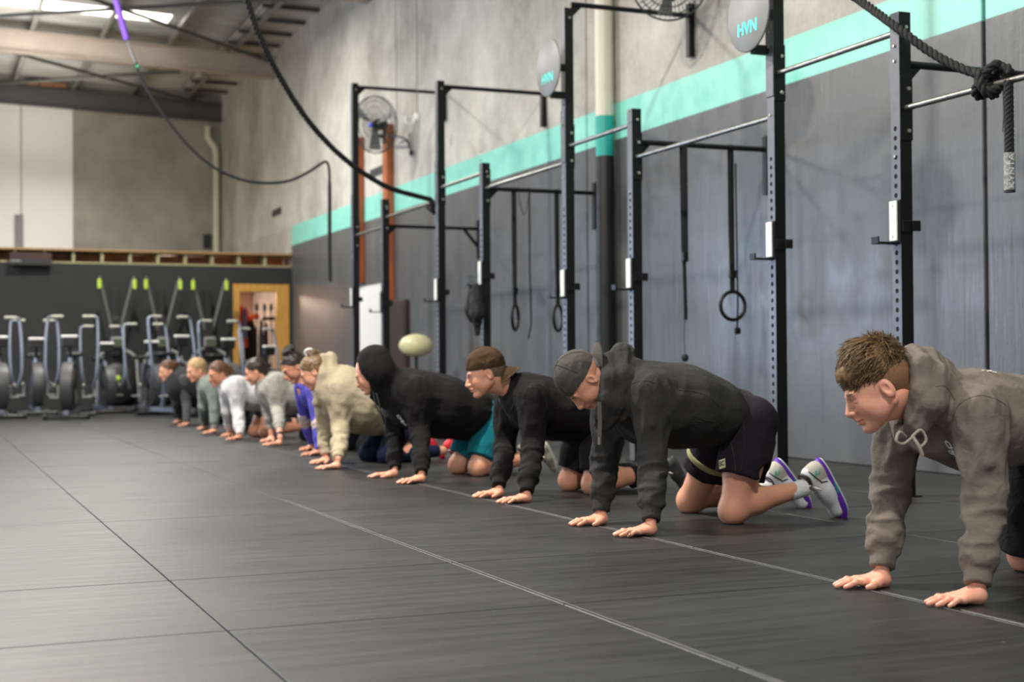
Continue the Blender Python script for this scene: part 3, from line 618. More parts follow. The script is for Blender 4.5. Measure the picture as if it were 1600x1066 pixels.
# ================================================================== AIR BIKES
def air_bike(x, y, rot, label, s=1.):
    r = empty('air_bike', (x, y, 0), label, 'exercise bike', 'air bikes along the back wall', rot); r.scale = (s, s, s)
    def T(*p): return p
    # local: front (fan) towards -Y, rider faces -Y
    MB().box((-.30, -.62, .0), (.30, -.54, .06), bev=.01).ob('front_foot', M_black, r)
    MB().box((-.26, .50, .0), (.26, .57, .06), bev=.01).ob('rear_foot', M_black, r)
    for sx in (-.27, .27): MB().lathe([(0, .02), (.03, .02), (.035, 0), (.03, -.02), (0, -.02)], 12, T=Matrix.Translation((sx, -.64, .04)) @ Matrix.Rotation(pi / 2, 4, 'Y')).ob('wheel', M_black, r)
    MB().box((-.035, -.58, .05), (.035, .55, .12), bev=.01).tube([(0, .25, .1), (0, .12, .78)], .035, 10).tube([(0, -.35, .1), (0, -.18, .85)], .03, 10).tube([(0, -.2, .62), (0, .2, .42)], .03, 10).ob('frame', M_silver, r)
    f = MB(); q = Matrix.Translation((0, -.33, .44)) @ Matrix.Rotation(pi / 2, 4, 'Y')
    for zz in (-.075, .075):
        for a in (.10, .18, .25, .31): f.tube([q @ Vector((a * cos(t), a * sin(t), zz * (1 if a < .3 else .8))) for t in [2 * pi * k / 28 for k in range(28)]], .006, 4, closed=True)
        for k in range(26):
            t = 2 * pi * k / 26; f.tube([q @ Vector((.1 * cos(t), .1 * sin(t), zz)), q @ Vector((.31 * cos(t), .31 * sin(t), zz * .8))], .004, 3, caps=False)
    f.lathe([(.318, -.07), (.325, 0), (.318, .07)], 36, T=q); f.ob('fan_cage', mat('dark_fan_wire', (.055, .055, .06), .5), r)
    b = MB()
    for k in range(8):
        t = 2 * pi * k / 8; b.box((.05, -.03, -.045), (.29, .03, .045), T=q @ Matrix.Rotation(t, 4, 'Z') @ Matrix.Rotation(.5, 4, 'X'))
    b.ob('fan_wheel', M_black, r)
    MB().box((-.11, .10, .84), (.11, .36, .90), bev=.025).tube([(0, .2, .6), (0, .2, .85)], .02, 8).ob('saddle', M_black, r)
    MB().box((-.10, -.30, .97), (.10, -.25, 1.10), bev=.012).tube([(0, -.19, .80), (0, -.26, 1.0)], .022, 8).ob('console', M_black, r)
    MB().box((-.11, -.31, 1.09), (.11, -.24, 1.125), bev=.01).ob('console_top', M_white, r)
    for sx in (-1, 1):
        MB().tube(smooth_path([(sx * .27, -.05, .40), (sx * .33, -.08, .60), (sx * .345, -.02, 1.0), (sx * .33, .05, 1.33), (sx * .31, .05, 1.37), (sx * .27, .05, 1.385)], 5), .021, 8).ob('lever_arm', M_silver, r)
        MB().tube([(sx * .28, .05, 1.385), (sx * .13, .06, 1.385)], .021, 8).ob('hand_grip', mat('pale_grip', (.42, .42, .36), .6), r)
        MB().box((sx * .15 - .03 * (sx < 0), -.18, .28), (sx * .15 + .03 * (sx > 0), -.14, .45), bev=.005).box((sx * .15, -.22, .27), (sx * .27, -.12, .295), bev=.005).ob('pedal', M_grey, r)
        MB().lathe([(0, .015), (.035, .015), (.04, 0), (.035, -.015), (0, -.015)], 12, T=Matrix.Translation((sx * .19, -.3, .44)) @ Matrix.Rotation(pi / 2, 4, 'Y')).ob('axle_cap', M_bar, r)
    return r
def bike_at(px, Z, rot, label, s=1.):
    rr = (px - 800) / FPX; X = Z * (cos(YAW) * rr + sin(YAW)); Y = Z * (cos(YAW) - sin(YAW) * rr); return air_bike(X, Y, rot, label, s)
vr = .02
bike_at(-7, 19.6, vr + .1, 'leftmost air bike, cut off by the left edge')
bike_at(54, 21.0, vr, 'tall air bike second from the left with both handles level')
bike_at(113, 19.4, vr - .25, 'large air bike third from the left with white topped console')
bike_at(160, 21.4, vr + .1, 'air bike fourth from the left, beside the first ski machine', .94)
bike_at(228, 20.9, vr + .15, 'air bike left of the ponytailed person in the dark vest', .95)
bike_at(268, 19.8, vr + .35, 'air bike directly behind the ponytailed person in the dark vest')
bike_at(345, 20.6, vr + .2, 'air bike behind the person in the white sweatshirt', .97)
bike_at(404, 19.2, vr + .4, 'air bike in front of the timber doorway', .86)

# ================================================================== SKI MACHINES
def ski(px, label):
    c = atY(px, 560, YB - .45); r = empty('ski_machine', (c[0], YB - .45, 0), label, 'ski machine', 'ski machines against the black wall')
    MB().box((-.06, .18, .0), (.06, .26, 1.95), bev=.01).box((-.09, .05, .85), (.09, .20, 1.5), bev=.03).ob('mast', M_black, r)
    MB().box((-.35, -.25, 0), (.35, .35, .05), bev=.02).ob('base', M_black, r)
    MB().lathe([(0, -.12), (.30, -.12), (.34, -.08), (.34, .06), (.3, .10), (0, .1)], 36, T=Matrix.Translation((0, .06, .42)) @ Matrix.Rotation(pi / 2, 4, 'X')).ob('flywheel_housing', M_black, r)
    MB().lathe([(0, .0), (.05, .0), (.05, .02), (0, .02)], 20, T=Matrix.Translation((0, -.065, .5)) @ Matrix.Rotation(pi / 2, 4, 'X')).ob('damper_badge', M_lime, r)
    MB().box((-.1, -.05, 1.0), (.1, .04, 1.17), bev=.02).ob('monitor', M_grey, r)
    MB().box((-.075, -.056, 1.03), (.075, -.051, 1.14)).ob('monitor_screen', mat('dim_green_lcd', (.06, .075, .045), .4), r)
    for sx in (-1, 1):
        MB().tube([(0 + sx * .03, .1, 1.15), (sx * .26, .02, 2.10)], .027, 8).ob('arm', mat('dark_arm', (.11, .112, .105), .4), r)
        MB().tube([(sx * .275, -.03, 2.10), (sx * .275, -.04, 1.95)], .034, 10).ob('handle', M_lime, r)
        MB().tube([(sx * .26, -.0, 2.14), (sx * .275, -.03, 2.10)], .015, 6).ob('cord_end', M_bar, r)
        MB().tube(smooth_path([(sx * .05, .1, 1.0), (sx * .28, -.02, .85), (sx * .31, -.1, .5), (sx * .34, -.2, .05)], 4), .022, 8).ob('side_leg', M_grey, r)
    return r
ski(183, 'left ski machine with raised lime green handles, most fully seen'); ski(255, 'middle ski machine with lime green handles, behind two air bikes'); ski(328, 'right ski machine with lime green handles, beside the timber doorway')

# ================================================================== STORE ROOM CONTENT
def at(px, py, Y): return atY(px, py, Y)
c = at(374, 493, 25.0); MB().lathe([(.001, -.17), (.12, -.15), (.16, -.06), (.16, .06), (.12, .15), (.001, .17)], 24, T=Matrix.Translation(c)).ob('hanging_ball', mat('bright_red', s2l(235, 50, 20), .5), label='bright red bag hanging just inside the doorway', cat='bag')
rk = empty('garment_rack', tuple(at(403, 640, 24.75) * np.array([1, 1, 0])), 'dark upright storage rack with three vertical bars inside the doorway', 'rack')
ro = rk.location
for px in (402, 414, 424):
    a = at(px, 640, 24.75); t = at(px, 484, 24.75); MB().tube([(a[0] - ro[0], 0, .02), (a[0] - ro[0], 0, t[2])], .012, 8).tube([(a[0] - ro[0], 0, t[2] - .02), (a[0] - ro[0], 0, t[2] + .10)], .03, 10).ob('upright_bar', M_steel, rk)
a = at(410, 498, 24.75); b_ = at(430, 498, 24.75); MB().box((a[0] - ro[0], -.03, a[2] - .03), (b_[0] - ro[0], .03, a[2] + .03), bev=.008).ob('cross_bar', M_steel, rk)
MB().box((-.22, -.2, 0), (.12, .2, .05), bev=.01).ob('base', M_steel, rk)
def garment(px0, px1, py0, py1, Y, m, label, name='hanging_vest', cat='vest'):
    a = at(px0, py0, Y); b = at(px1, py1, Y); V = []; n = 10; mb = MB(); K = 9
    for i in range(n + 1):
        z = a[2] + (b[2] - a[2]) * i / n; sh = min(1, .45 + .2 * i) ; cx = (a[0] + b[0]) / 2; hw = (b[0] - a[0]) / 2 * sh
        for k in range(K): t = k / (K - 1) * 2 - 1; V.append((cx + hw * t, Y - .05 * (1 - t * t) - .02 * sin(k * 2.2 + i * .3), z))
        for k in range(K): t = 1 - k / (K - 1) * 2; V.append((cx + hw * t, Y + .05 * (1 - t * t) + .02, z))
    W = 2 * K; F = [(i * W + k, i * W + (k + 1) % W, (i + 1) * W + (k + 1) % W, (i + 1) * W + k) for i in range(n) for k in range(W)]
    F += [tuple(range(W - 1, -1, -1)), tuple(range(n * W, n * W + W))]
    return mb.add(V, F, 0, True).ob(name, m, label=label, cat=cat)
M_gb = mat('black_cloth', (.010, .010, .012), .9); M_gn = mat('slate_cloth', (.08, .085, .10), .9); M_gm = mat('maroon_cloth', (.05, .015, .018), .9)
garment(373, 402, 494, 580, 25.35, M_gb, 'black weight vest hanging in the doorway behind the red bag')
garment(404, 413, 500, 585, 25.0, M_gn, 'slate grey jump strap hanging between the upright bars', 'hanging_strap', 'strap')
garment(414, 420, 505, 585, 25.05, M_gm, 'maroon strap hanging right of the slate grey one', 'hanging_strap', 'strap')
garment(379, 386, 480, 530, 24.75, mat('lilac_cloth', s2l(120, 118, 150), .8), 'lilac strap hanging beside the red bag', 'hanging_strap', 'strap')
c = at(395, 497, 25.1); MB().tube([c + np.array((-.08, 0, -.03)), c + np.array((0, -.02, .02)), c + np.array((.1, 0, .03))], .05, 10).ob('foam_roller', mat('orange_foam', s2l(240, 95, 40), .6), label='bright orange foam roller on top of the black vest', cat='roller')
c = at(383, 535, 24.9); MB().tube([c + np.array((0, 0, -.09)), c + np.array((0, 0, .09))], .045, 10).ob('bottle', mat('orange_plastic', s2l(225, 80, 25), .5), label='orange bottle hanging low beside the black vest', cat='bottle')
# ================================================================== IMPLICIT SURFACES (used for bodies, clothes, shoes)
_lat = rng.random((32, 32, 32)).astype(np.float32)
def vnoise(P):
    i = np.floor(P).astype(np.int32); f = (P - i).astype(np.float32); f = f * f * (3 - 2 * f); i &= 31; j = (i + 1) & 31
    x, y, z = i[..., 0], i[..., 1], i[..., 2]; X, Y, Z = j[..., 0], j[..., 1], j[..., 2]; fx, fy, fz = f[..., 0], f[..., 1], f[..., 2]
    a = _lat[x, y, z] * (1 - fx) + _lat[X, y, z] * fx; b = _lat[x, Y, z] * (1 - fx) + _lat[X, Y, z] * fx
    c = _lat[x, y, Z] * (1 - fx) + _lat[X, y, Z] * fx; d = _lat[x, Y, Z] * (1 - fx) + _lat[X, Y, Z] * fx
    return ((a * (1 - fy) + b * fy) * (1 - fz) + (c * (1 - fy) + d * fy) * fz) * 2 - 1
class SDF:
    def __init__(s): s.p = []
    def rc(s, a, b, ra, rb, k=.02, op=0, sc=None, wr=None):   # rounded cone; sc = (sx,sy,sz) squash about its middle; wr=(amp, along freq, across freq)
        s.p.append(('rc', np.array(a, float), np.array(b, float), ra, rb, k, op, sc, wr)); return s
    def el(s, c, r, k=.02, op=0, R=None, wr=None): s.p.append(('el', np.array(c, float), np.array(r, float), R, 0, k, op, None, wr)); return s
    def cc(s, a, b, ra, rb, k=.006, op=0, sc=None, rd=.004, wr=None): s.p.append(('cc', np.array(a, float), np.array(b, float), ra, rb, k, op, sc, wr, rd)); return s
    def cut(s, c, n, k=.004, box=None): s.p.append(('cut', np.array(c, float), np.array(n, float) / np.linalg.norm(n), 0, 0, k, 1, None, box)); return s
    def bounds(s):
        lo = []; hi = []
        for q in s.p:
            if q[0] == 'cut' or q[6]: continue
            if q[0] in ('rc', 'cc'):
                r = max(q[3], q[4]) * (1 / min(q[7]) if q[7] is not None else 1); lo.append(np.minimum(q[1], q[2]) - r); hi.append(np.maximum(q[1], q[2]) + r)
            else: r = max(q[2]); lo.append(q[1] - r); hi.append(q[1] + r)
        return np.min(lo, 0) - .02, np.max(hi, 0) + .02
    def mesh(s, h, disp=None, zmin=None, zmax=None):
        lo, hi = s.bounds()
        if zmin is not None: lo[2] = max(lo[2], zmin - 2 * h)
        n = np.ceil((hi - lo) / h).astype(int) + 2; D = np.full(n, .08, np.float32)
        ax = [(lo[i] + h * np.arange(n[i])).astype(np.float32) for i in range(3)]
        for q in s.p:
            kind, k, op, sc, wr = q[0], q[5], q[6], q[7], q[8]
            if kind == 'cut':
                b = wr; a0, a1 = (np.array(b[0]), np.array(b[1])) if b is not None else (lo, hi)
            elif kind == 'el':
                pad = k + .02; a0, a1 = q[1] - max(q[2]) - pad, q[1] + max(q[2]) + pad
            else:
                r = max(q[3], q[4]) * (1 / min(sc) if sc is not None else 1) + k + .02; a0, a1 = np.minimum(q[1], q[2]) - r, np.maximum(q[1], q[2]) + r
            i0 = np.clip(np.floor((a0 - lo) / h).astype(int), 0, n); i1 = np.clip(np.ceil((a1 - lo) / h).astype(int) + 1, 0, n)
            if np.any(i1 <= i0): continue
            G = np.stack(np.meshgrid(ax[0][i0[0]:i1[0]], ax[1][i0[1]:i1[1]], ax[2][i0[2]:i1[2]], indexing='ij'), -1)
            if kind == 'cut':
                d = -((G - q[1].astype(np.float32)) @ q[2].astype(np.float32))
            elif kind == 'el':
                p = G - q[1].astype(np.float32)
                if q[3] is not None: p = p @ np.array(q[3], np.float32)
                rr = q[2].astype(np.float32); k0 = np.linalg.norm(p / rr, axis=-1); k1 = np.linalg.norm(p / (rr * rr), axis=-1); d = k0 * (k0 - 1) / np.maximum(k1, 1e-6)
            else:
                a, b = q[1], q[2]; m = (a + b) / 2; p = G
                if sc is not None: S = np.array(sc, np.float32); p = (p - m) * S; a = (a - m) * S; b = (b - m) * S; 
                ba = (b - a).astype(np.float32); L2 = float(ba @ ba) + 1e-12; pa = (p - a.astype(np.float32)); t0 = (pa @ ba) / L2; t = np.clip(t0, 0, 1)
                pp = pa - t[..., None] * ba
                if kind == 'rc': d = np.linalg.norm(pp, axis=-1) - (q[3] + (q[4] - q[3]) * t)
                else:
                    L = sqrt(L2); rd = q[9]; pr = pa - t0[..., None] * ba; e0 = np.linalg.norm(pr, axis=-1) - (q[3] + (q[4] - q[3]) * t) + rd; e1 = np.abs(t0 - .5) * L - L / 2 + rd
                    d = np.minimum(np.maximum(e0, e1), 0) + np.sqrt(np.maximum(e0, 0) ** 2 + np.maximum(e1, 0) ** 2) - rd
                if wr:
                    amp, fa, fc = wr[:3]; L = sqrt(L2); un = ba / L; near = np.abs(d) < .03 + amp
                    if near.any():
                        pn = (pa[near]); al = pn @ un; cr = pn - al[..., None] * un; tilt = wr[3] if len(wr) > 3 else 0.
                        N = cr * fc + un * (al * fa + (cr[..., 0] + cr[..., 1] * .6) * tilt)[..., None] + wr[4] if len(wr) > 4 else cr * fc + un * (al * fa + (cr[..., 0] + cr[..., 1] * .6) * tilt)[..., None]
                        v = vnoise(N + 7.3); v2 = vnoise(N * 2.1 + 3.1); d[near] += amp * (np.abs(v) * 1.6 - .5 + .35 * v2)
            if kind == 'el' and wr:
                near = np.abs(d) < .03; pn = p[near]; d[near] += wr[0] * (np.abs(vnoise(pn * np.array(wr[1:4], np.float32) + 5.)) * 1.6 - .5)
            s_ = (slice(i0[0], i1[0]), slice(i0[1], i1[1]), slice(i0[2], i1[2])); c = D[s_]
            if op == 0:
                hh = np.maximum(k - np.abs(c - d), 0) / k; D[s_] = np.minimum(c, d) - hh * hh * k * .25
            else:
                if kind != 'cut': d = -d
                hh = np.maximum(k - np.abs(c - d), 0) / k; D[s_] = np.maximum(c, d) + hh * hh * k * .25
        if disp:
            near = np.argwhere(np.abs(D) < .03); P = lo + near * h; D[near[:, 0], near[:, 1], near[:, 2]] += disp(P.astype(np.float32)).astype(np.float32)
        if zmin is not None:
            zz = ax[2][None, None, :]; D = np.maximum(D, zmin - zz)
        D[0] = D[-1] = .05; D[:, 0] = D[:, -1] = .05; D[:, :, 0] = D[:, :, -1] = .05
        return surfnet(D, lo, h)
def surfnet(D, lo, h):
    I = D < 0; n = np.array(D.shape); c = n - 1
    s = np.zeros(c, np.int8)
    for dx in (0, 1):
        for dy in (0, 1):
            for dz in (0, 1): s += I[dx:dx + c[0], dy:dy + c[1], dz:dz + c[2]]
    cells = np.argwhere((s > 0) & (s < 8)); idx = np.full(c, -1, np.int32); idx[tuple(cells.T)] = np.arange(len(cells))
    acc = np.zeros((len(cells), 3)); cnt = np.zeros(len(cells)); C8 = [(0, 0, 0), (1, 0, 0), (0, 1, 0), (1, 1, 0), (0, 0, 1), (1, 0, 1), (0, 1, 1), (1, 1, 1)]
    val = [D[tuple((cells + np.array(o)).T)] for o in C8]
    for a in range(8):
        for ax in range(3):
            if C8[a][ax]: continue
            b = a + (1 << ax); va, vb = val[a], val[b]; m = (va < 0) != (vb < 0); t = np.where(m, va / np.where(m, va - vb, 1), 0)
            p = np.array(C8[a], float)[None] + np.zeros((len(cells), 3)); p[:, ax] += t; acc[m] += p[m]; cnt[m] += 1
    V = lo + (cells + acc / np.maximum(cnt, 1)[:, None]) * h; F = []
    for ax in range(3):
        u, v = (ax + 1) % 3, (ax + 2) % 3; sl0 = [slice(None)] * 3; sl1 = [slice(None)] * 3; sl0[ax] = slice(0, -1); sl1[ax] = slice(1, None)
        A = I[tuple(sl0)]; B = I[tuple(sl1)]; e = np.argwhere(A != B); e = e[(e[:, u] > 0) & (e[:, v] > 0) & (e[:, u] < n[u] - 1) & (e[:, v] < n[v] - 1)]
        fl = A[tuple(e.T)]; q = []
        for (du, dv) in ((-1, -1), (0, -1), (0, 0), (-1, 0)):
            k = e.copy(); k[:, u] += du; k[:, v] += dv; q.append(idx[tuple(k.T)])
        q = np.stack(q, 1); q[~fl] = q[~fl][:, ::-1]; F.append(q)
    return V, np.concatenate(F)
def mesh_obj(name, parts, mats, parent=None, mi=None, **k):
    Vs = []; Fs = []; Ms = []; o = 0
    for i, (V, F) in enumerate(parts):
        Vs.append(V); Fs.append(F + o); o += len(V); Ms.append(np.zeros(len(F), int) if mi is None else mi[i])
    V = np.concatenate(Vs); F = np.concatenate(Fs); M = np.concatenate(Ms)
    me = bpy.data.meshes.new(name); me.vertices.add(len(V)); me.vertices.foreach_set('co', V.astype(np.float32).ravel()); me.loops.add(F.size); me.loops.foreach_set('vertex_index', F.astype(np.int32).ravel())
    me.polygons.add(len(F)); me.polygons.foreach_set('loop_start', np.arange(0, F.size, 4, dtype=np.int32)); me.polygons.foreach_set('loop_total', np.full(len(F), 4, np.int32)) if bpy.app.version < (4, 0) else None
    me.update(calc_edges=True); me.polygons.foreach_set('use_smooth', np.ones(len(F), bool)); me.polygons.foreach_set('material_index', M.astype(np.int32)); me.update(); me.validate()
    return link(name, me, mats, parent, **k)
def xf(V, Rm, c): return V @ np.array(Rm).T + np.array(c)     # columns of Rm = local axes in world
def rotm(fwd, left): # orthonormal columns (fwd, left, up)
    f = np.array(fwd, float); f /= np.linalg.norm(f); l = np.array(left, float); l -= f * (f @ l); l /= np.linalg.norm(l); return np.stack([f, l, np.cross(f, l)], 1)
def head_rot(pitch, yaw, roll=0.):
    p, y, r = radians(pitch), radians(yaw), radians(roll); F = np.array([-1., 0, 0]); L = np.array([0, -1., 0]); U = np.array([0, 0, 1.])
    F2 = F * cos(p) - U * sin(p); U2 = U * cos(p) + F * sin(p); c, s = cos(y), sin(y); Z = np.array([[c, -s, 0], [s, c, 0], [0, 0, 1]]); F2, L2, U2 = Z @ F2, Z @ L, Z @ U2
    L3 = L2 * cos(r) + U2 * sin(r); U3 = U2 * cos(r) - L2 * sin(r); return np.stack([F2, L3, U3], 1)

# ================================================================== PEOPLE
def skin_mat(nm, c): return mat(nm, c, .48, var=.10, vs=14, bump=.12, bs=260, sss=.12, var2=tuple(min(1, a * b) for a, b in zip(c, (1.10, .98, .96))))
SK_RED = skin_mat('skin_ruddy', s2l(218, 160, 136)); SK = skin_mat('skin_fair', s2l(212, 156, 128)); SK_TAN = skin_mat('skin_tan', s2l(196, 138, 108)); SK_BR = skin_mat('skin_brown', s2l(176, 118, 92))
M_lip = mat('lips', s2l(192, 118, 104), .45); M_eyew = mat('eye_white', (.62, .58, .55), .2); M_iris = mat('iris_dark', (.03, .02, .015), .15); M_nail = mat('finger_nail', s2l(232, 186, 166), .3)
def cloth(nm, c, v=.12, b=.5, vs=60, rough=.92): return mat(nm, c, rough, var=v, vs=vs, bump=b, bs=420, spec=.25, wb=.35)
def head_sdf(fem=False, mouth=0.):
    s = SDF(); w_ = .93 if fem else 1.
    s.el((-.014, 0, .034), (.098, .077 * w_, .088), .02)
    s.el((.030, 0, -.012), (.060, .066 * w_, .075), .03)
    s.el((.038, 0, -.055), (.048, .047 * w_, .052), .025)
    for q in (-1, 1):
        s.rc((-.012, q * .053 * w_, -.050), (.066, q * .016, -.098), .021, .017 if not fem else .014, .025)
        s.el((.056, q * .040 * w_, -.030), (.026, .022, .024), .02)
        s.rc((.082, q * .040, .020), (.088, q * .012, .014), .010, .010, .014)
    for q in (-1, 1): s.el((.034, q * .044 * w_, -.052), (.036, .021, .030), .02)
    s.el((.082, 0, -.101), (.017, .018, .014), .018)
    s.rc((.086, 0, .014), (.112, 0, -.035), .0085, .0130, .014)
    for q in (-1, 1): s.el((.103, q * .0125, -.038), (.011, .0075, .008), .006)
    for q in (-1, 1): s.el((.101, q * .031, -.001), (.016, .018, .0110), .012, op=1)
    for q in (-1, 1):
        s.el((.0725, q * .031, .000), (.0140, .0165, .0135), .006)
        s.el((.0775, q * .031, .0075), (.0125, .0165, .0045), .005); s.el((.0765, q * .031, -.0075), (.0115, .015, .0035), .005)
    s.el((.100, 0, -.052), (.010, .012, .010), .012)
    s.el((.0965, 0, -.0625), (.012, .023, .0058), .006); s.el((.0945, 0, -.0745), (.0115, .019, .0065), .006)
    s.el((.107, 0, -.0685), (.012, .021 + mouth * .003, .0013 + mouth * .0012), .002, op=1)
    for q in (-1, 1):
        e = math.radians(22); R = np.array([[cos(.25), 0, sin(.25)], [0, 1, 0], [-sin(.25), 0, cos(.25)]])
        s.el((-.014, q * .077 * w_, -.010), (.019, .0105, .031), .008, R=R)
        s.el((-.006, q * .088 * w_, -.004), (.0115, .0095, .0185), .003, op=1, R=R); s.el((-.010, q * .088 * w_, .012), (.012, .006, .006), .004, op=1, R=R)
        s.el((-.012, q * .082 * w_, -.030), (.009, .007, .009), .005)
    return s
def in_el(P, c, r): return np.linalg.norm((P - np.array(c)) / np.array(r), axis=1) < 1
def make_head(c, Rm, sc, h, fem=False, mouth=0., brow=None):
    V, F = head_sdf(fem, mouth).mesh(h); cen = V[F].mean(1); mi = np.zeros(len(F), int)
    mi[in_el(cen, (.102, 0, -.0625), (.014, .022, .0062)) | in_el(cen, (.100, 0, -.0745), (.014, .018, .0068))] = 1
    for q in (-1, 1):
        mi[in_el(cen, (.086, q * .031, .0000), (.010, .0115, .0030))] = 2
        mi[in_el(cen, (.0865, q * .030, .0002), (.009, .0060, .0032))] = 3
        if brow: mi[in_el(cen, (.088, q * .030, .0205), (.020, .021, .0042))] = 4
    return xf(V * sc, Rm, c), F, mi
def make_hand(w, yaw, side, h=.003, sc=1., spread=1.):
    # w = wrist point (above floor), fingers forward; side=+1: thumb towards -y (left hand)
    s = SDF(); q = side; K = [(.032, .062, .0078, .16), (.0115, .076, .0088, .05), (-.011, .083, .0092, -.03), (-.033, .074, .0090, -.12)]
    s.rc((-.004, 0, .075), (.006, 0, .034), .0225, .024, .02, sc=(1.12, .86, 1)); s.el((.012, q * .012, .021), (.026, .022, .020), .02); s.el((.010, -q * .016, .021), (.026, .02, .020), .02)
    for i, (y, L, r, a) in enumerate(K):
        y *= q; a = a * q * spread; kx = .088 - abs(i - 1.7) * .006; k0 = np.array((kx, y, .0195)); d = np.array((cos(a), sin(a), 0.))
        s.rc((.012, y * .45, .024), k0, .0165, .0118, .018, sc=(1, 1, 1.12)); p1 = k0 + d * L * .46 + (0, 0, .0015); p2 = k0 + d * L * .75 + (0, 0, -.0055); p3 = k0 + d * L + (0, 0, -.0105)
        s.rc(k0, p1, r * 1.08, r, .006); s.rc(p1, p2, r, r * .9, .005); s.rc(p2, p3, r * .9, r * .78, .005); s.el(k0 + (0, 0, .003), (.011, .009, .0085), .008); s.el(p1 + (0, 0, .001), (r * 1.1, r * 1.02, r), .005)
    s.rc((.012, -q * .022, .022), (.045, -q * .050, .017), .020, .0135, .018); s.rc((.045, -q * .050, .017), (.072, -q * .066, .0125), .0125, .0105, .008); s.rc((.072, -q * .066, .0125), (.092, -q * .071, .0095), .0105, .0085, .006)
    V, F = s.mesh(h, zmin=.0008); cen = V[F].mean(1); mi = np.zeros(len(F), int)
    for i, (y, L, r, a) in enumerate(K):
        y *= q; a = a * q * spread; kx = .088 - abs(i - 1.7) * .006; p = np.array((kx, y, 0)) + np.array((cos(a), sin(a), 0)) * (L - .003); mi[in_el(cen, (p[0], p[1], .0165), (.0075, .0055, .0045))] = 5
    mi[in_el(cen, (.090, -q * .072, .018), (.008, .006, .004))] = 5
    c, s_ = cos(yaw), sin(yaw); Rm = np.array([[-c, s_, 0], [-s_, -c, 0], [0, 0, 1]]); return xf(V * sc, Rm, (w[0], w[1], 0)), F, mi
def lerp(a, b, t): return np.array(a) * (1 - t) + np.array(b) * t

